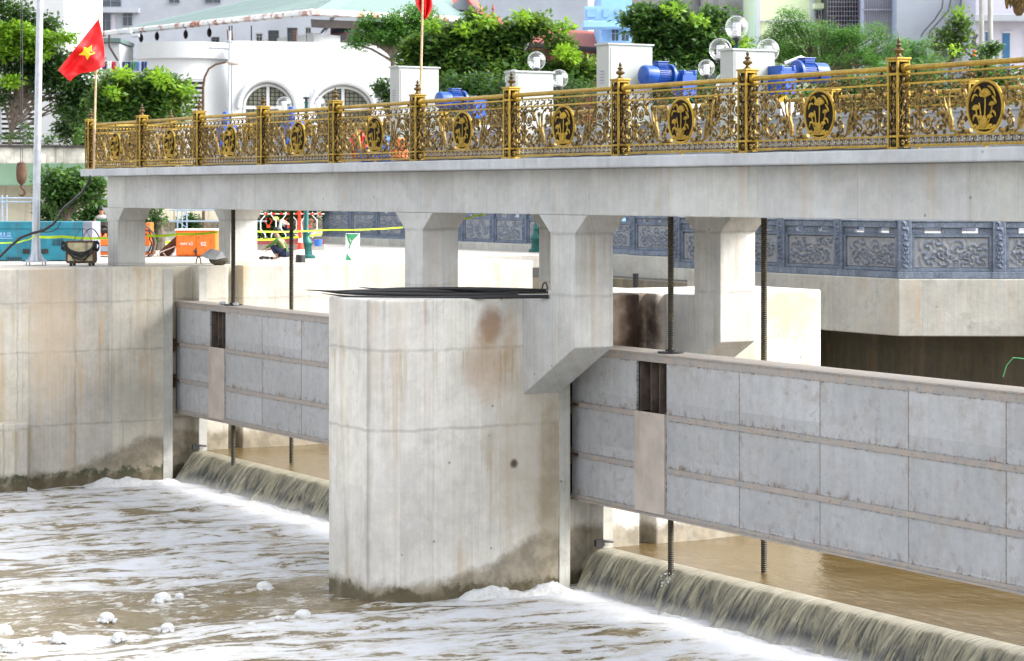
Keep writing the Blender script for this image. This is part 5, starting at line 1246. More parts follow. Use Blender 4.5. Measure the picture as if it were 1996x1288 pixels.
# compound wall, capped ledge and green lean-to roof
t = thing('compound_wall', 'cream compound wall with black-stained top behind the left bank', 'wall', tuple(wp(60, 76, ZG)))
A, B = wp(-110, 74.5), wp(235, 76)
m = MB(); m.wall(A, B, ZG, 0.30, .3); m.build('lower_wall', 'cream', t)
m = MB(); m.wall(A + FWD * .02, B + FWD * .02, .302, 1.42, .3); m.build('upper_wall', 'stain_wall', t)
m = MB(); m.wall(A - FWD * .06, B - FWD * .06, 1.422, 1.50, .42); m.build('wall_cap', 'dark', t)
m = MB(); m.extr([wq(-110, 318, 74.2), wq(208, 318, 75.8), wq(208, 360, 74.9), wq(-110, 360, 73.3)], (0, 0, -.03)); rf = m.build('lean_to_roof', 'shedroof', t)
m = MB()
for k in range(70): x0 = -108 + k * 4.55; m.tube([wq(x0, 317.6, 74.22 + k * .023), wq(x0, 359.7, 73.32 + k * .023)], .012, 4)
m.build('roof_rib', 'shedroof', rf)
A, B = wp(235, 79), wp(640, 82)
t = thing('compound_wall', 'cream wall panels above a dark stained ledge behind the orange box', 'wall', tuple(wp(420, 79, ZG)))
m = MB(); m.wall(A, B, -.93, .25, .3); m.build('wall_panels', 'cream', t)
m = MB(); m.wall(A - FWD * .5, B - FWD * .5, -1.22, -.932, .8); m.build('ledge', 'sack', t)
m = MB(); m.wall(A - FWD * .3, B - FWD * .3, ZG, -1.222, .5); m.build('base_wall', 'stain_wall', t)
m = MB()
for k in range(12): x0 = 240 + k * 33; LB(m, wp(x0, 79 + k * .25), -.04, .04, -.01, .02, -.92, .25)
m.build('wall_pilaster', 'cream', t)
# dark backing bank of shrubs handled by trees below
# ================================================================== LAMPS
def globe_lamp(px, d, ytop, r, arms, lab, zb=ZG):
    s = d / F_PX; b = wp(px, d, zb); R = r * s; zt = (HY - ytop) * s
    t = thing('globe_lamp', lab, 'street lamp', tuple(b), 'green globe street lamps')
    H = zt - R * 1.5
    m = MB(); H0 = H - zb
    m.lathe(b, [(.22, 0), (.22, .06), (.15, .10), (.13, .28), (.17, .34), (.17, .40), (.09, .50), (.085, .58), (.10, .62), (.06, .70), (.06, H0 * .72), (.075, H0 * .74), (.05, H0 * .78), (.035, H0 - .05), (.06, H0)], 16); m.build('post', 'lampgreen', t, smooth=True)
    heads = [(0, 0, zt)] + [(ax * s, ay, (HY - py) * s) for (ax, ay, py) in arms]
    for i, (ax, ay, z) in enumerate(heads):
        c = b + RIGHT * ax + FWD * ay; c.z = z
        if i:
            m = MB(); a0 = Vector((b.x, b.y, z - R * 2.6)); e0 = Vector((c.x, c.y, z - R * 1.1)); mid = a0.lerp(e0, .6) - UP * R * .8
            m.tube([a0, mid, Vector((c.x, c.y, z - R * 1.7)), e0], .022, 8); m.build('arm', 'lampgreen', t, smooth=True)
        m = MB(); m.lathe(c - UP * R * 1.12, [(R * .42, 0), (R * .42, R * .22), (R * .3, R * .24)], 14); m.lathe(c - UP * R * 1.5, [(.03, 0), (R * .2, R * .38)], 8); m.build('fitter', 'black_rubber', t)
        m = MB(); m.ball(c, R, 28, 18); gb = m.build('globe', 'globe', t, smooth=True)
        m = MB()
        for k in range(6): m.lathe(c - UP * R * .75 + UP * (k * R * .19), [(R * .33, 0), (R * .35, R * .02), (R * .35, R * .15), (R * .33, R * .17)], 16)
        m.build('reflector', 'cone_white', gb)
    return t
globe_lamp(1436, 48, 53, 22.5, ((-31, 0.1, 96), (61, .0, 98)), 'nearest green street lamp with clear globes behind the right cabinet')
globe_lamp(1377, 63, 132, 16.5, ((34, 0.1, 160), (-34, .1, 160)), 'distant globe lamp between the blue motor and the right cabinet')
globe_lamp(1046, 64, 118, 18, ((44, 0, 153), (-44, 0, 153)), 'globe street lamp rising behind the low grey cabinet')
globe_lamp(597, 58, 176, 15, ((-43, 0, 203), (22, .1, 202)), 'globe street lamp in front of the white arched windows, its post by the crouching man')
# curved road lamp
b = wp(397, 72, ZG); t = thing('road_lamp', 'rusty curved road lamp in front of the white rotunda', 'street lamp', tuple(b))
m = MB(); Q = lambda x, y: wq(x, y, 72); m.tube([b, Q(396, 225), Q(396, 170), Q(399, 150), Q(407, 134), Q(421, 125), Q(440, 121)], [.05, .045, .04, .036, .034, .032, .03], 8); m.build('arm', 'rust', t, smooth=True)
m = MB(); m.ball(Q(455, 121.5), .22, 14, 8, (.55, 1.0, .42)); m.build('lamp_head', plain('lamp_head', (.45, .38, .36), .5), t, smooth=True)
# ================================================================== BUILDINGS
def opening(mb, px0, px1, y0, y1, d, t=.12): 
    s = d / F_PX; a = wq(px0, y1, d); mb.obox(a - FWD * .04, RIGHT * (px1 - px0) * s, FWD * t, UP * (y1 - y0) * s)
def window(parent, px0, px1, y0, y1, d, frame='lampgreen', glass='glass_dark', mull=1, trans=True, fw=1.0):
    s = d / F_PX
    m = MB(); opening(m, px0, px1, y0, y1, d, .03)
    w = m.build('window', glass, parent)
    m = MB(); o = lambda a, b_, c, e: m.obox(wq(a, e, d) - FWD * .09, RIGHT * (b_ - a) * s, FWD * .05, UP * (e - c) * s)
    o(px0 - fw, px0 + fw * .3, y0 - fw, y1 + fw); o(px1 - fw * .3, px1 + fw, y0 - fw, y1 + fw); o(px0 + fw * .3, px1 - fw * .3, y0 - fw, y0 + fw * .3); o(px0 + fw * .3, px1 - fw * .3, y1 - fw * .3, y1 + fw)
    for k in range(mull): x = px0 + (px1 - px0) * (k + 1) / (mull + 1); o(x - fw * .35, x + fw * .35, y0 + fw * .3, y1 - fw * .3)
    if trans: m.obox(wq(px0, y0 + (y1 - y0) * .36, d) - FWD * .10, RIGHT * (px1 - px0) * s, FWD * .04, UP * fw * .7 * s)
    m.build('frame', frame, w); return w
# B1 tall white block with louvres
d = 96; t = thing('apartment_block', 'tall white block with rows of louvres behind the left tree', 'building', tuple(wp(50, d, ZG)))
m = MB(); m.obox(wp(-140, d, ZG), RIGHT * (265) * d / F_PX, FWD * 9, UP * 16); m.build('wall', 'white', t)
def louvre(parent, px0, px1, y0, y1, d, step):
    m = MB(); opening(m, px0, px1, y0, y1, d, .03); w = m.build('louvre_opening', 'dark', parent); m = MB(); y = y0 + step * .2
    while y < y1 - step * .3: m.obox(wq(px0, y + step * .52, d) - FWD * .12, RIGHT * (px1 - px0) * d / F_PX, FWD * .07, UP * step * .5 * d / F_PX); y += step
    m.build('louvre_slats', 'white', w)
for a, c in ((4, 47), (54, 74), (-60, -4)):
    louvre(t, a, c, 19, 80, d, 10); louvre(t, a, c, 110, 286, d, 9.4)
# B2 grey-white apartments
d = 150; t = thing('apartment_building', 'pale grey apartment building with dark windows at the top left', 'building', tuple(wp(300, d, ZG)))
m = MB(); m.obox(wp(110, d, ZG), RIGHT * 640 * d / F_PX, FWD * 10, UP * 22); m.build('wall', 'white2', t)
m = MB(); m.obox(wq(126, 38, d - 1.2), RIGHT * 65 * (d - 1.2) / F_PX, FWD * 1.19, UP * 28 * d / F_PX); m.build('balcony', 'white2', t, bevel=.05)
m = MB(); m.obox(wq(196, 24, d - .6), RIGHT * 74 * (d - .6) / F_PX, FWD * .59, UP * 10 * d / F_PX); m.build('canopy', 'white2', t)
for q in ((139, 162, 45, 73), (176, 192, 42, 68), (197, 216, 28, 62), (240, 258, 23, 50), (128, 156, -4, 9), (196, 236, -4, 13), (330, 350, -6, 6), (400, 430, -6, 6)): window(t, *q, d, frame='teal_grey', mull=1)
m = MB(); opening(m, 217, 225, 27, 62, d, .05); m.build('shutter', 'lilac', t)
# B3 long building with green metal roof
t = thing('long_building', 'long white building with a pale green metal roof', 'building', tuple(wp(600, 100, ZG)))
cA, cB, cD = wp(228, 122), wp(612, 101), wp(905, 112)
m = MB(); m.wall(cA, cB, ZG, 6.75, .4); m.build('side_wall', 'white', t)
m = MB(); m.wall(cB + RIGHT * .01, cD, ZG, 6.75, .4); m.build('end_wall', 'white', t)
zE = 7.45; e0, e1, e2 = wq(196, 66, 118), wq(604, 24, 98.2), wq(893, 38, 112.5)
r0, r1, r2 = wq(480, 2, 128), wq(760, -62, 116), wq(930, 8, 124)
m = MB(); m.add([e0, e1, r1, r0, e2, r2], [(0, 1, 2, 3), (1, 4, 5, 2)]); m.add([p - UP * .12 for p in (e0, e1, r1, r0, e2, r2)], [(3, 2, 1, 0), (2, 5, 4, 1)])
m.build('roof', 'greenroof', t)
m = MB()
for k in range(40):
    s_ = (k + .5) / 40; m.tube([e0.lerp(e1, s_) + UP * .02, r0.lerp(r1, s_) + UP * .02], .02, 4)
m.build('roof_seam', 'greenroof', t)
def rust_edge():
    n = NT('rusty_gutter'); v = n.obj(); a = n.noise(v, 1.1, 5, .7); b2 = n.noise(v, .12, 2)
    c = n.mix(n.math('MULTIPLY', n.sm(a, .48, .56), n.sm(b2, .3, .6, .3, 1)), (.62, .64, .64), (.30, .10, .06)); n.bsdf(c, .7); return n.m
M['gutter'] = rust_edge()
m = MB(); m.tube([e0, e1], .14, 6); m.tube([e1, e2], .15, 6); m.build('gutter', 'gutter', t)
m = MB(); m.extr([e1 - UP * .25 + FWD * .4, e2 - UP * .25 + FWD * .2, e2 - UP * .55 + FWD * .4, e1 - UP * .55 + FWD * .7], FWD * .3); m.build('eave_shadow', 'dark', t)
def on_wall(px, y, A_, B_):
    """depth of wall A_-B_ seen on column px"""
    t1 = (px - CX) / F_PX; dirv = FWD + RIGHT * t1; dx = B_ - A_
    den = dirv.x * dx.y - dirv.y * dx.x; k = (A_.x * dx.y - A_.y * dx.x) / den
    return k
for (a, c, y0, y1, fr) in ((243, 257, 95, 118, 'teal_grey'), (413, 427, 73, 84, 'teal_grey'), (500, 511, 66, 82, 'cone_white'), (524, 543, 60, 84, 'teal_grey'), (561, 579, 55, 85, 'teal_grey'), (596, 606, 54, 86, 'cone_white')):
    window(t, a, c, y0, y1, on_wall((a + c) / 2, y0, cA, cB) - .25, frame=fr)
window(t, 646, 702, 54, 88, on_wall(674, 60, cB, cD) - .35, frame='redframe', mull=1, fw=1.5); window(t, 712, 745, 54, 88, on_wall(728, 60, cB, cD) - .35, frame='redframe', mull=1, fw=1.5)
m = MB(); m.tube([wq(650, 30, 101.6), wq(645, 42, 102), wq(623, 72, 101.5), wq(622, 90, 101.5)], .09, 8); m.build('downpipe', 'galv', t)
for k, px in enumerate((275, 306, 362, 408)):
    m = MB(); dd = on_wall(px, 60, cA, cB) - .3; m.ball(wq(px, 74 - k * 3.5, dd), .12, 8, 6, (1, 1, 1.8)); m.tube([wq(px, 60 - k * 5, dd), wq(px, 76 - k * 3, dd)], .02, 4); m.build('wall_lamp', 'dark', t)
for px in (447, 490, 452): m = MB(); dd = on_wall(px, 60, cA, cB) - .25; m.tube([wq(px, 50, dd), wq(px, 90, dd)], .03, 4); m.build('conduit', 'dark', t)
# B4 white hall: rotunda and arched front
t = thing('white_hall', 'low white hall with a curved rotunda and arched windows', 'building', tuple(wp(560, 90, ZG)))
d = 90; s = d / F_PX; c0 = wp(362, d + 1.9, 0)
m = MB(); m.lathe((c0.x, c0.y, 0), [(1.72, ZG), (1.72, (HY - 112) * s)], 64); m.build('drum', 'white', t, smooth=True)
m = MB(); m.lathe((c0.x, c0.y, 0), [(1.70, (HY - 114) * s), (1.88, (HY - 112) * s), (1.88, (HY - 80) * s), (1.80, (HY - 80) * s), (1.78, (HY - 84) * s)], 64); m.build('parapet_band', 'white', t, smooth=True)
for k, (a, c) in enumerate(((312, 345), (350, 396))):
    m = MB()
    y = 154; dd = d + .22
    m.obox(wq(a, 238, dd), RIGHT * (c - a) * s, FWD * .6, UP * 84 * s); w = m.build('louvre_opening', 'dark', t); m = MB()
    while y < 236: m.obox(wq(a, y + 5, dd - .10), RIGHT * (c - a) * s, FWD * .09, UP * 4.2 * s); y += 9.5
    m.build('louvre_slats', 'white', w)
a0, a1 = wp(452, d + .3), wp(776, d + 2.2)
# front wall with arched openings cut out: built as strips
def arch_wall(mb, a0, a1, z0, z1, arches, th):
    L = (a1 - a0).length; dv = (a1 - a0).normalized(); nn = FWD * th
    n = 260
    for k in range(n):
        u0, u1 = k / n, (k + 1) / n; um = (u0 + u1) / 2; zo = None
        for (c, hw, zs, rh) in arches:
            if abs(um - c) < hw: zo = zs + rh * math.sqrt(max(0, 1 - ((um - c) / hw) ** 2))
        q = a0 + dv * L * u0
        if zo is None: mb.obox((q.x, q.y, z0), dv * L * (u1 - u0), nn, (0, 0, z1 - z0))
        else: mb.obox((q.x, q.y, zo), dv * L * (u1 - u0), nn, (0, 0, z1 - zo))
uw = lambda px: (px - 452) / (776 - 452)
zz = lambda py: (HY - py) * (d + 1.2) / F_PX
AR = [(uw(520), 50 / 324, zz(212), zz(162) - zz(212)), (uw(666), 58 / 324, zz(212), zz(165) - zz(212)), (uw(790), 42 / 324, zz(196), zz(172) - zz(196))]
m = MB(); arch_wall(m, a0, a1, ZG, (HY - 81) * (d + 1.0) * 1.0 / F_PX, AR, .5); m.build('front_wall', 'white', t)
dv = (a1 - a0).normalized(); L = (a1 - a0).length
for (c, hw, zs, rh) in AR:
    m = MB(); pts = [a0 + dv * L * (c + (hw + .016) * math.cos(a)) + UP * (zs + (rh + .12) * math.sin(a)) - FWD * .05 for a in np.linspace(0, math.pi, 24)]; m.tube(pts, .10, 6); m.build('arch_moulding', 'white', t, smooth=True)
    q = a0 + dv * L * (c - hw); m = MB(); m.obox((q.x, q.y, ZG) + FWD * .30 if False else Vector((q.x, q.y, ZG)) + FWD * .30, dv * L * 2 * hw, FWD * .05, UP * (zs + rh - ZG)); w = m.build('window', plain('mesh_window', (.20, .21, .16), .3), t)
    m = MB()
    for k in (-1, 0, 1): qq = a0 + dv * L * (c + k * hw * .92); m.obox(Vector((qq.x, qq.y, ZG)) - dv * .06 + FWD * .2, dv * .12, FWD * .09, UP * (zs + rh * (1 if k == 0 else .2) - ZG))
    for z_ in (zs - .02,): m.obox(Vector((q.x, q.y, z_)) + FWD * .19, dv * L * 2 * hw, FWD * .09, UP * .12)
    ptsr = [a0 + dv * L * (c + (hw * .93) * math.cos(a)) + UP * (zs + (rh * .93) * math.sin(a)) + FWD * .22 for a in np.linspace(0, math.pi, 20)]; m.tube(ptsr, .07, 6)
    m.build('window_frame', 'white', w)
    m = MB(); nb_ = int(2 * hw * L / .16)
    for k in range(nb_):
        u = c - hw + 2 * hw * (k + .5) / nb_; qq = a0 + dv * L * u; top_ = zs + rh * math.sqrt(max(0, 1 - ((u - c) / hw) ** 2)); m.obox(Vector((qq.x, qq.y, zs - 1.2)) + FWD * .27, dv * .03, FWD * .02, UP * (top_ - zs + 1.2))
    for k in range(14):
        z_ = zs - 1.2 + k * .15; 
        if z_ < zs + rh: ww = hw * math.sqrt(max(0.02, 1 - max(0, (z_ - zs) / rh) ** 2)); qq = a0 + dv * L * (c - ww); m.obox(Vector((qq.x, qq.y, z_)) + FWD * .25, dv * L * 2 * ww, FWD * .015, UP * .03)
    m.build('glazing_bars', 'dark', w)
m = MB(); m.obox(Vector((a1.x, a1.y, ZG)), dv * .3, FWD * 6, UP * (zz(90) - ZG)); m.obox(Vector((a0.x, a0.y, ZG)) + FWD * 4, dv * L, FWD * .3, UP * (zz(90) - ZG)); m.build('rear_wall', 'white', t)
m = MB(); m.tube([wq(448, 60, 89.5), wq(446, 225, 89.5)], .05, 8); m.tube([wq(406, 93, 89.5), wq(446, 95, 89.5)], .035, 6); m.tube([wq(436, 80, 89.5), wq(452, 80, 89.5)], .03, 6); m.build('vent_pipe', 'galv', t)
for px in (443, 452, 572, 576, 724): m = MB(); m.tube([wq(px, 58, 96), wq(px + 2, 86, 96)], .03, 5); tag(m.build('roof_stake', 'rust'), 'thin rusty stake on the hall roof near column %d' % px if False else {443: 'leaning rusty stake left of the vent pipe top', 452: 'upright rusty stake on the hall roof by the vent pipe', 572: 'slanting rusty stake in front of the third small window', 576: 'upright rusty stake in front of the third small window', 724: 'rusty stake standing beside the bright bush'}[px], 'stake')
# laundry line
m = MB(); m.tube([wq(192, 120, 87.6), wq(290, 119, 87.6)], .015, 4); tag(m.build('clothes_line', 'galv'), 'clothes line with laundry left of the rotunda', 'clothes line')
its = [(199, 9, 16, 0, 'dark trousers'), (209, 8, 15, 1, 'pale towel'), (218, 8, 20, 2, 'dark red shirt'), (231, 7, 18, 1, 'white shirt'), (238, 7, 17, 3, 'navy shirt'), (246, 8, 18, 0, 'black trousers'), (256, 8, 17, 4, 'green shirt'), (264, 8, 18, 5, 'blue shirt'), (275, 12, 19, 3, 'wide dark cloth')]
for (px, w, h, c, nm_) in its:
    m = MB(); s = 87.6 / F_PX; n = 8
    for j in range(n + 1):
        for i in range(n + 1): m.v.append(tuple(wq(px + w * i / n * (1 - .1 * j / n), 120 + h * j / n, 87.6 + .04 * math.sin(i * 1.5 + px))))
    for j in range(n):
        for i in range(n): a = j * (n + 1) + i; m.f.append((a, a + 1, a + n + 2, a + n + 1))
    o = m.build('laundry_garment', 'cloth%d' % c, smooth=True); sd = o.modifiers.new('thick', 'SOLIDIFY'); sd.thickness = .02; tag(o, nm_ + ' hanging on the clothes line, %s from the left' % ORD[its.index((px, w, h, c, nm_))], 'laundry', 'laundry on the line')
# simple box building helper
def block(name, lab, px0, px1, ytop, d, mat, depth=9, cat='building', ybot=None):
    s = d / F_PX; zb = ZG if ybot is None else (HY - ybot) * s
    t = thing(name, lab, cat, tuple(wp((px0 + px1) / 2, d, ZG))); m = MB(); m.obox(wp(px0, d, zb), RIGHT * (px1 - px0) * s, FWD * depth, UP * ((HY - ytop) * s - zb)); m.build('wall', mat, t); return t
def gable(t, pts, d, th, mat, name='roof'):
    m = MB(); m.extr([wq(x, y, dd) for x, y, dd in pts], (0, 0, -th)); m.build(name, mat, t)
t = block('small_house', 'small white house with a red tiled roof behind the middle flag', 822, 934, 22, 118, 'white2')
gable(t, ((800, 24, 117), (880, 18, 117), (905, -12, 122), (830, -12, 122)), 118, .2, 'redroof'); m = MB(); m.extr([wq(872, 20, 117.5), wq(935, 17, 117.5), wq(905, -12, 117.5)], FWD * .5); m.build('gable_wall', 'white2', t); gable(t, ((930, 22, 117), (905, -14, 117), (920, -14, 122), (945, 20, 122)), 118, .2, 'redroof', 'roof_slope')
t = block('warehouse', 'plain grey blue rendered building behind the red roofs', 925, 1146, -30, 140, 'greywall'); 
t = block('red_roof_house', 'small house with a pointed red roof in front of the grey building', 935, 985, 47, 108, 'cream', 4); gable(t, ((922, 50, 107), (992, 46, 107), (966, 28, 110), (930, 26, 110)), 108, .15, 'redroof')
m = MB(); m.lathe(wq(961, 30, 109.6), [(.10, 0), (.03, .2), (.07, .3), (.01, .55)], 8); m.build('roof_finial', 'redroof', t)
t = block('red_roof_shed', 'low building with a long red metal roof and dark eave', 1030, 1172, 92, 104, 'redframe', 6); gable(t, ((1035, 86, 103), (1175, 96, 103), (1175, 62, 110), (1022, 53, 110)), 104, .12, 'redroof')
m = MB(); m.tube([wq(1030, 87, 102.9), wq(1175, 98, 102.9)], .12, 6); m.build('eave_gutter', 'dark', t)
t = block('blue_house', 'light blue house with a balcony at the top', 1172, 1232, -30, 100, 'bluehouse')
s = 98.5 / F_PX
m = MB(); m.obox(wq(1137, 53, 98.4), RIGHT * 88 * s, FWD * 1.55, UP * 13 * s); m.build('balcony_slab', 'bluehouse', t, bevel=.03)
m = MB(); m.obox(wq(1140, 39, 98.5), RIGHT * 84 * s, FWD * .1, UP * 27 * s); bp = m.build('balcony_parapet', 'bluehouse', t); m = MB()
for a, c in ((1144, 1163), (1176, 1186), (1200, 1212)): m.obox(wq(a, 33, 98.4), RIGHT * (c - a) * s, FWD * .08, UP * 16 * s)
m.build('parapet_inlay', plain('pale_blue', (.20, .38, .68), .7), bp)
window(t, 1192, 1206, 57, 80, 99.8, frame='bluehouse', mull=1); window(t, 1211, 1226, 60, 80, 99.8, frame='bluehouse', mull=1)
t = block('weathered_house', 'weathered grey concrete building behind the globe lamps', 1226, 1474, -30, 112, 'darkconc')
m = MB(); m.obox(wq(1388, 70, 111.2), RIGHT * 70 * 112 / F_PX, FWD * .8, UP * 4 * 112 / F_PX); m.build('ledge', 'darkconc', t); m = MB(); opening(m, 1396, 1440, 48, 72, 112, .1); m.build('shutter', 'lilac', t)
m = MB(); opening(m, 1240, 1262, 6, 40, 112, .05); opening(m, 1300, 1318, 6, 34, 112, .05); m.build('opening', 'dark', t)
for a in (1366,): m = MB(); m.obox(wq(a, 120, 111.7), RIGHT * 8 * 112 / F_PX, FWD * .3, UP * 150 * 112 / F_PX); m.build('pilaster', 'darkconc', t)
t = block('lime_house', 'pale green house with white corner trim behind the feathery tree', 1474, 1612, -30, 106, 'lime')
s = 106 / F_PX
m = MB(); m.obox(wq(1474, 200, 105.8), RIGHT * 8 * s, FWD * .19, UP * 240 * s); m.obox(wq(1580, 60, 105.8), RIGHT * 8 * s, FWD * .19, UP * 90 * s); m.obox(wq(1482, 42, 105.9), RIGHT * 98 * s, FWD * .09, UP * 3 * s); m.build('corner_trim', 'white', t)
window(t, 1590, 1600, 12, 38, 105.9, frame='white'); m = MB(); m.obox(wq(1588, 16, 105), RIGHT * 40 * s, FWD * 1, UP * 10 * s); m.build('roof_slab', 'lime', t)
t = block('caged_house', 'dark house fronted by iron cages between the green and grey houses', 1612, 1690, -30, 104, 'dark'); s = 104 / F_PX
m = MB(); rnd = random.Random(1)
for k in range(14): m.obox(wq(1613 + k * 5.4, 60, 103.7), RIGHT * .8 * s, FWD * .05, UP * 90 * s)
for k in range(7): m.obox(wq(1613, 4 + k * 9, 103.6), RIGHT * 76 * s, FWD * .05, UP * .8 * s)
m.build('iron_cage', 'teal_grey', t)
m = MB()
for k in range(10): m.obox(wq(rnd.uniform(1616, 1670), rnd.uniform(16, 52), 103.8), RIGHT * rnd.uniform(4, 11) * s, FWD * .1, UP * rnd.uniform(4, 9) * s)
m.build('stored_goods', 'rust', t)
t = block('panel_house', 'dark grey corrugated wall beside the caged house', 1684, 1748, -30, 102.5, 'lilac', 5); m = MB(); s = 102.5 / F_PX
for k in range(15): m.obox(wq(1684 + k * 4.3, 66, 102.4), RIGHT * 1.6 * s, FWD * .09, UP * 100 * s)
m.obox(wq(1680, 20, 102.2), RIGHT * 68 * s, FWD * .1, UP * 3 * s); m.obox(wq(1745, 70, 102.2), RIGHT * 3 * s, FWD * .1, UP * 100 * s); m.build('corrugation', 'teal_grey', t)
t = block('grey_house', 'smooth grey blue house wall with hanging wires', 1748, 1904, -30, 101, 'greywall')
t = block('violet_grey_house', 'violet grey house with a white parapet and blue doors', 1902, 2080, -30, 98, 'lilac'); s = 98 / F_PX
m = MB(); m.obox(wq(1900, 41, 97.2), RIGHT * 200 * s, FWD * .8, UP * 14 * s); m.build('parapet', 'white2', t, bevel=.03)
for a, c, y0, y1 in ((1954, 1968, 64, 165), (1921, 1928, 62, 165), (1998, 2012, 64, 165)):
    m = MB(); opening(m, a, c, y0, y1, 98, .06); m.build('door', 'bluedoor', t); m = MB(); m.obox(wq(a - 1, y0, 97.9), RIGHT * (c - a + 6) * s, FWD * .1, UP * 3 * s); m.build('lintel', 'white', t)
# electric poles, bracket with cables, wires
for px, w_, lab in ((1913, 5, 'left of two concrete electricity poles'), (1930, 5, 'right of two concrete electricity poles')):
    m = MB(); m.tube([wp(px + 2, 66, ZG), wq(px, -80, 66)], [w_ * 66 / F_PX * 1.15, w_ * 66 / F_PX * .9], 14); tag(m.build('electricity_pole', 'polec', smooth=True), lab + ' at the upper right', 'pole')
t = thing('cable_bracket', 'bracket holding bundles of black cables beside the electricity poles', 'cable bracket', tuple(wq(1900, 90, 65.6)))
m = MB(); m.tube([wq(1818, 92, 65.5), wq(1912, 93, 65.5)], .03, 6); m.tube([wq(1874, 93, 65.5), wq(1902, 116, 65.5)], .04, 6); m.build('arm', 'dark', t)
m = MB(); rnd = random.Random(3)
for k in range(6): m.tube([wq(1886 + 3 * k, 60 + rnd.uniform(-2, 3), 65.5), wq(1900 + rnd.uniform(-4, 6), 66 + k, 65.4), wq(1898 + rnd.uniform(-3, 3), 80, 65.4), wq(1897 + k * 1.5, 93, 65.5)], .03, 5)
m.tube([wq(1893 + 8 * math.cos(a), 67 + 7 * math.sin(a), 65.3) for a in np.linspace(0, 6.3, 14)], .025, 5)
for k in range(5): m.ball(wq(1840 + 6 * k, 66 + 6 * (k % 2), 65.5), .10, 7, 5, (1, 1, 1.5), .2, k)
m.build('cable_bundle', 'rope', t); m = MB(); m.tube([wq(1899, 97, 65.4), wq(1899, 111, 65.4)], .05, 8); m.build('insulator', 'orange', t)
for k, pts in enumerate((((1840, 2), (1836, 16), (1822, 38), (1802, 60), (1794, 72)), ((1857, 4), (1848, 22), (1826, 46), (1812, 62), (1810, 74)), ((1876, 4), (1870, 18), (1850, 44), (1838, 60), (1832, 76)))):
    m = MB(); m.tube([wq(x, y - (20 if i == 0 else 0), 98) for i, (x, y) in enumerate(pts)], .035, 5); tag(m.build('overhead_wire', 'rope', smooth=True), 'curving overhead wire in front of the grey house, %s from the left' % ORD[k], 'wire', 'wires in front of the grey house')
# ornate lantern tip hanging into the top right corner
t = thing('ornate_lantern', 'gilded ornate lantern tip hanging at the top right corner', 'lantern', tuple(wq(1984, 10, 27)))
m = MB(); c = wq(1986, 8, 27); rnd = random.Random(2)
m.lathe(c, [(.03, -.13), (.06, -.09), (.07, -.03), (.13, .02), (.15, .08), (.12, .2), (.16, .3), (.10, .5), (.02, .6)], 14); m.build('body', 'bronze', t, smooth=True)
m = MB()
for k in range(14):
    a = 2 * math.pi * k / 14; e = c + Vector((.14 * math.cos(a), .14 * math.sin(a), .02)); m.tube([e + UP * .05, e, e - UP * rnd.uniform(.04, .09)], [.022, .018, .004], 5)
m.build('fringe', 'goldwork', t)
m = MB(); m.tube([c + RIGHT * .09, c + RIGHT * .09 + UP * -.0, c + RIGHT * .5 + UP * .3], .02, 6); m.tube([c + UP * .6, c + UP * 1.2 + RIGHT * .2, wp(2120, 27, 1.9), wp(2120, 27, .5)], .03, 8); m.build('bracket', 'goldwork', t)
# thin antenna wires by the left trees
for pts, lab in ((((208, 120), (213, 106)), 'drain strut'),): pass
m = MB(); m.tube([wq(213, 68, 88), wq(213, 90, 88), wq(232, 122, 88)], .04, 6); tag(m.build('bent_bracket', 'dark'), 'bent dark steel strut between the flag and the rotunda', 'strut')
m = MB(); m.obox(wq(228, 65, 94), RIGHT * .55, FWD * .4, UP * .16); m.obox(wq(256, 72, 94), RIGHT * .3, FWD * .3, UP * .12); tag(m.build('flood_light', 'galv', bevel=.03), 'small flood light fixed under the green roof at its left end', 'flood light')
m = MB(); m.obox(wq(140, 82, 110), RIGHT * 95 * 110 / F_PX, FWD * 4, UP * 8 * 110 / F_PX); tag(m.build('porch_roof', 'greenroof'), 'narrow green porch roof behind the star flag', 'roof')
m = MB(); m.obox(wp(140, 110.2, ZG), RIGHT * 93 * 110 / F_PX, FWD * 4, UP * ((HY - 82) * 110 / F_PX - ZG - .02)); tag(m.build('porch_wall', 'white'), 'white porch wall behind the star flag', 'wall')
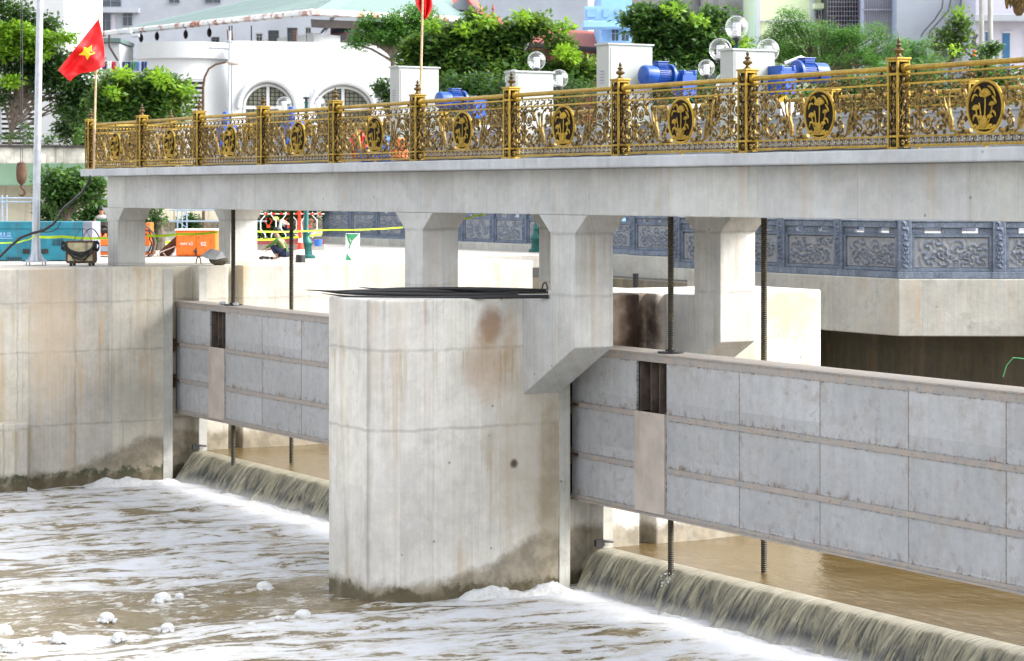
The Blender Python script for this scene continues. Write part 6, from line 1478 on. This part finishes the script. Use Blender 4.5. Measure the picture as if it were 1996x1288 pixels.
# ================================================================== TREES
def leaves_mesh(name, centers, spread, nper, size, mat, parent, seed, droop=.0, kind='oval'):
    rg = np.random.default_rng(seed); N = len(centers); cn = np.repeat(np.array(centers), nper, axis=0)
    n = len(cn); off = rg.normal(0, 1, (n, 3)); off /= np.maximum(1e-6, np.linalg.norm(off, axis=1))[:, None]; off *= (rg.random((n, 1)) ** .5) * spread; off[:, 2] *= .65
    p = cn + off; 
    dirv = rg.normal(0, 1, (n, 3)); dirv[:, 2] = dirv[:, 2] * .5 - droop; dirv += off / spread * .8; dirv /= np.linalg.norm(dirv, axis=1)[:, None]
    up = rg.normal(0, .45, (n, 3)); up[:, 2] += 1; sd = np.cross(dirv, up); sd /= np.maximum(1e-6, np.linalg.norm(sd, axis=1))[:, None]
    L = size * rg.uniform(.6, 1.25, (n, 1)); Wd = L * (.26 if kind == 'oval' else .16)
    v = np.empty((n, 4, 3)); v[:, 0] = p; v[:, 1] = p + dirv * L * .5 + sd * Wd; v[:, 2] = p + dirv * L; v[:, 3] = p + dirv * L * .5 - sd * Wd
    me = bpy.data.meshes.new(name); me.vertices.add(n * 4); me.vertices.foreach_set('co', (v.reshape(-1, 3) - np.array(BASE[parent.name])).ravel())
    me.loops.add(n * 4); me.loops.foreach_set('vertex_index', np.arange(n * 4)); me.polygons.add(n); me.polygons.foreach_set('loop_start', np.arange(0, n * 4, 4)); me.polygons.foreach_set('loop_total', np.full(n, 4))
    me.materials.append(M[mat]); me.update(calc_edges=True); o = bpy.data.objects.new(name, me); C.objects.link(o); o.parent = parent; return o
def tree(name, lab, cat, px, d, clumps, mat, n=260, nper=26, size=.2, spread=.42, seed=1, trunk=.12, accents=(), depthk=.8, group=None, kind='oval', droop=.1, limbs=7):
    b = wp(px, d, ZG); t = thing(name, lab, cat, tuple(b), group); rg = random.Random(seed); s = d / F_PX
    extra = []
    for (cx, cy, rx, ry) in clumps:
        for k in range(5):
            a = rg.uniform(0, 6.28); q = rg.uniform(.85, 1.2); extra.append((cx + rx * q * math.cos(a), cy + ry * q * math.sin(a), rx * rg.uniform(.15, .32), ry * rg.uniform(.18, .38)))
    clumps = [(cx, cy, rx * .86, ry * .80) for (cx, cy, rx, ry) in clumps] + extra
    tot = sum(rx * ry for (_, _, rx, ry) in clumps); cents = []; limb_e = []
    for (cx, cy, rx, ry) in clumps:
        k = max(2, int(n * .9 * rx * ry / tot))
        for i in range(k):
            while True:
                a, b_, c = rg.uniform(-1, 1), rg.uniform(-1, 1), rg.uniform(-1, 1)
                r = a * a + b_ * b_ + c * c
                if r < 1 and (r > .30 or rg.random() < .25): break
            dd = d + c * rx * s * depthk; cents.append(tuple(wq(cx + a * rx, cy + b_ * ry, dd)))
        limb_e.append(wq(cx, cy, d + rg.uniform(-.3, .3) * rx * s))
    m = MB(); low = max(cy for (_, cy, _, _) in clumps); mid = wq(px + rg.uniform(-3, 3), min(low + 30, HY + 60), d)
    topp = wq(sum(c[0] for c in clumps) / len(clumps), min(c[1] for c in clumps) + 10, d)
    pts = [b, b.lerp(mid, .5) + RIGHT * .05, mid, mid.lerp(topp, .5) + RIGHT * .1, topp]; m.tube(pts, [trunk, trunk * .85, trunk * .7, trunk * .45, trunk * .12], 8)
    for e in limb_e: st_ = mid.lerp(topp, rg.uniform(0, .35)); m.tube([st_, st_.lerp(e, .5) + UP * .12, e], [trunk * .4, trunk * .25, trunk * .06], 6)
    for q in rg.sample(cents, min(len(cents), limbs * 6)):
        e = min(limb_e, key=lambda x: (Vector(q) - x).length); m.tube([e, Vector(e).lerp(Vector(q), .6) + UP * .03, q], [trunk * .10, trunk * .07, trunk * .02], 4)
    m.build('trunk', 'bark', t, smooth=True)
    leaves_mesh('crown', cents, spread, int(nper * 1.2), size * .86, mat, t, seed, droop, kind)
    if accents:
        cc = []
        for (cx, cy, rx, ry) in accents:
            for i in range(max(4, int(rx * ry / 14))):
                a = rg.uniform(0, 6.28); r = rg.random() ** .5; cc.append(tuple(wq(cx + rx * r * math.cos(a), cy + ry * r * math.sin(a), d - .5 - rg.random() * .6)))
        leaves_mesh('young_foliage', cc, spread * .7, nper, size * .9, 'leaf_lime', t, seed + 50, 0, kind)
    return t
tree('street_tree', 'dark leafy tree with lime new growth at the left edge', 'tree', 20, 80, [(5, 30, 36, 42), (52, 60, 40, 34), (30, 110, 55, 50), (80, 105, 45, 40), (125, 150, 52, 44), (70, 150, 40, 20), (160, 185, 36, 32), (6, 185, 14, 16), (150, 215, 30, 28), (96, 45, 8, 7), (120, 120, 24, 14)], 'leaf_dark', 520, 30, .20, .44, 3, .10,
     accents=((30, 62, 36, 14), (70, 78, 34, 14), (20, 100, 22, 16), (70, 105, 22, 12), (125, 76, 18, 8), (20, 155, 20, 8), (134, 70, 12, 5), (12, 85, 14, 10)))
tree('street_tree', 'dense dark tree behind the first railing panels', 'tree', 150, 84, [(150, 240, 34, 40), (165, 200, 40, 30), (140, 262, 26, 26), (185, 250, 30, 30)], 'leaf_dark', 260, 30, .2, .4, 5, .14)
tree('street_tree', 'light green tree with yellowing tips in front of the rotunda', 'tree', 268, 72, [(225, 165, 32, 22), (275, 165, 48, 24), (330, 180, 40, 22), (250, 200, 55, 30), (300, 205, 60, 28), (235, 225, 50, 22), (320, 160, 30, 16), (200, 205, 18, 24)], 'leaf_yellow', 430, 26, .22, .36, 8, .10, accents=((245, 145, 14, 6), (310, 152, 16, 8), (365, 176, 12, 6), (215, 178, 10, 7)), group=None)
tree('broadleaf_shrub', 'broad-leaved shrub between the steel pole and the bridge end', 'shrub', 128, 62, [(120, 345, 40, 14), (150, 355, 44, 18), (110, 375, 28, 22), (165, 378, 34, 16), (185, 355, 22, 14), (115, 395, 22, 18)], 'leaf_mid', 200, 18, .19, .30, 9, .05)
tree('broadleaf_shrub', 'low dark shrub behind the generator right of the pole', 'shrub', 100, 66, [(95, 412, 16, 16), (108, 425, 18, 14)], 'leaf_dark', 70, 22, .14, .25, 10, .04)
tree('broadleaf_shrub', 'green shrub behind the man in the green vest', 'shrub', 190, 66, [(180, 400, 22, 20), (195, 412, 16, 26), (170, 425, 18, 18), (200, 440, 14, 20)], 'leaf_mid', 130, 20, .16, .28, 12, .05)
tree('slim_tree', 'slim tree trunk with sparse leaves left of the orange box', 'tree', 311, 66, [(298, 415, 12, 12), (302, 436, 10, 10), (296, 470, 14, 12)], 'leaf_mid', 40, 18, .14, .28, 13, .16)
tree('broadleaf_shrub', 'small shrub on the ledge above the orange box', 'shrub', 372, 77, [(372, 432, 14, 10), (366, 440, 12, 8)], 'leaf_dark', 40, 20, .16, .26, 14, .03)
tree('street_tree', 'dark green bush behind the barrier fence', 'tree', 555, 76, [(530, 425, 26, 16), (560, 412, 34, 14), (545, 450, 30, 14), (600, 415, 20, 12), (515, 445, 14, 18)], 'leaf_mid', 150, 24, .18, .34, 15, .10)
tree('street_tree', 'bright green bushy tree beside the red-framed window', 'tree', 765, 86, [(715, 40, 14, 14), (770, 40, 32, 18), (815, 30, 26, 18), (740, 68, 40, 18), (795, 70, 45, 24), (700, 78, 20, 14), (840, 52, 22, 20)], 'leaf_fern', 420, 32, .13, .30, 16, .12)
tree('street_tree', 'large broad-leaved green tree behind the small globe lamps', 'tree', 965, 76, [(860, 90, 46, 30), (910, 65, 30, 18), (900, 110, 70, 34), (960, 84, 44, 28), (992, 66, 26, 20), (1010, 114, 42, 18), (980, 134, 88, 26), (1075, 142, 48, 18), (1088, 84, 14, 22), (880, 145, 70, 26), (1130, 130, 30, 16), (830, 130, 40, 26), (1050, 44, 12, 7), (1035, 55, 10, 7), (925, 45, 9, 14), (1120, 155, 40, 18), (800, 100, 20, 14)], 'leaf_yellow', 900, 26, .26, .42, 17, .16,
     accents=((845, 48, 10, 6), (905, 58, 12, 5), (1022, 32, 12, 5), (1100, 52, 8, 8), (950, 40, 7, 5), (1110, 105, 14, 7), (1100, 100, 8, 5)))
tree('street_tree', 'leafy tree with arching shoots between the tall cabinet and the globe lamps', 'tree', 1310, 78, [(1270, 30, 34, 16), (1250, 50, 22, 18), (1300, 55, 50, 32), (1360, 70, 46, 36), (1290, 100, 50, 30), (1385, 60, 26, 20), (1395, 30, 22, 8), (1340, 120, 55, 26), (1310, 20, 12, 10), (1420, 90, 24, 26), (1235, 35, 16, 8), (1400, 110, 26, 26)], 'leaf_mid', 560, 26, .24, .40, 18, .13, accents=((1312, 20, 8, 6), (1358, 38, 6, 7), (1448, 80, 7, 8)))
tree('feathery_tree', 'feathery bright green tree right of the globe lamps', 'tree', 1600, 84, [(1545, 30, 30, 12), (1520, 60, 34, 14), (1580, 55, 46, 16), (1560, 85, 66, 22), (1625, 75, 46, 20), (1520, 100, 36, 18), (1680, 65, 52, 20), (1660, 105, 70, 26), (1590, 120, 80, 20), (1730, 90, 40, 22), (1500, 80, 18, 10), (1720, 125, 50, 20)], 'leaf_fern', 900, 36, .12, .30, 19, .15, kind='fine')
tree('feathery_tree', 'lighter feathery tree behind the tallest railing post', 'tree', 1780, 92, [(1780, 95, 34, 24), (1800, 120, 38, 26), (1755, 115, 30, 26), (1770, 145, 40, 20)], 'leaf_fern', 320, 34, .12, .32, 20, .12, kind='fine')
tree('young_tree', 'spindly young tree with sparse leaves in front of the grey house', 'tree', 1850, 64, [(1868, 30, 12, 14), (1845, 62, 18, 16), (1872, 55, 16, 14), (1836, 85, 14, 16), (1858, 105, 14, 14), (1876, 80, 10, 14)], 'leaf_yellow', 60, 14, .16, .26, 21, .035, accents=((1872, 22, 6, 8), (1860, 95, 7, 6)))
tree('young_tree', 'leafy shoot leaning against the right electricity pole', 'tree', 1926, 63, [(1925, 100, 16, 10), (1910, 112, 10, 8), (1936, 92, 8, 6)], 'leaf_mid', 34, 14, .15, .22, 22, .03)
tree('hedge_bush', 'green bushes behind the last railing panels on the right', 'shrub', 1850, 58, [(1690, 180, 60, 40), (1800, 190, 80, 50), (1900, 200, 80, 60), (1600, 200, 60, 30), (1960, 160, 50, 30)], 'leaf_mid', 380, 22, .2, .45, 23, .06)
tree('broadleaf_shrub', 'leafy shrub beside the white hall under the tree', 'shrub', 760, 84, [(752, 175, 14, 20), (765, 195, 20, 16), (745, 168, 8, 8)], 'leaf_dark', 60, 22, .16, .3, 24, .04)
tree('hedge_bush', 'dark shaded bushes below the large tree behind the railing', 'shrub', 950, 70, [(870, 185, 60, 30), (960, 180, 70, 34), (1080, 180, 80, 30), (1330, 170, 90, 36), (1200, 200, 60, 26)], 'leaf_dark', 420, 24, .2, .45, 25, .07)
tree('broadleaf_shrub', 'thin green creeper at the foot of the white louvre block', 'shrub', 58, 79, [(50, 262, 10, 16), (15, 266, 22, 4), (100, 272, 8, 8), (152, 262, 6, 16)], 'leaf_mid', 26, 16, .13, .2, 26, .02)
# sleeping safety: give every part without a label nothing, every top level what it needs
for o in C.objects:
    if o.parent is None and o.type in ('MESH', 'EMPTY') and 'kind' not in o and 'label' not in o: print('UNLABELLED', o.name)
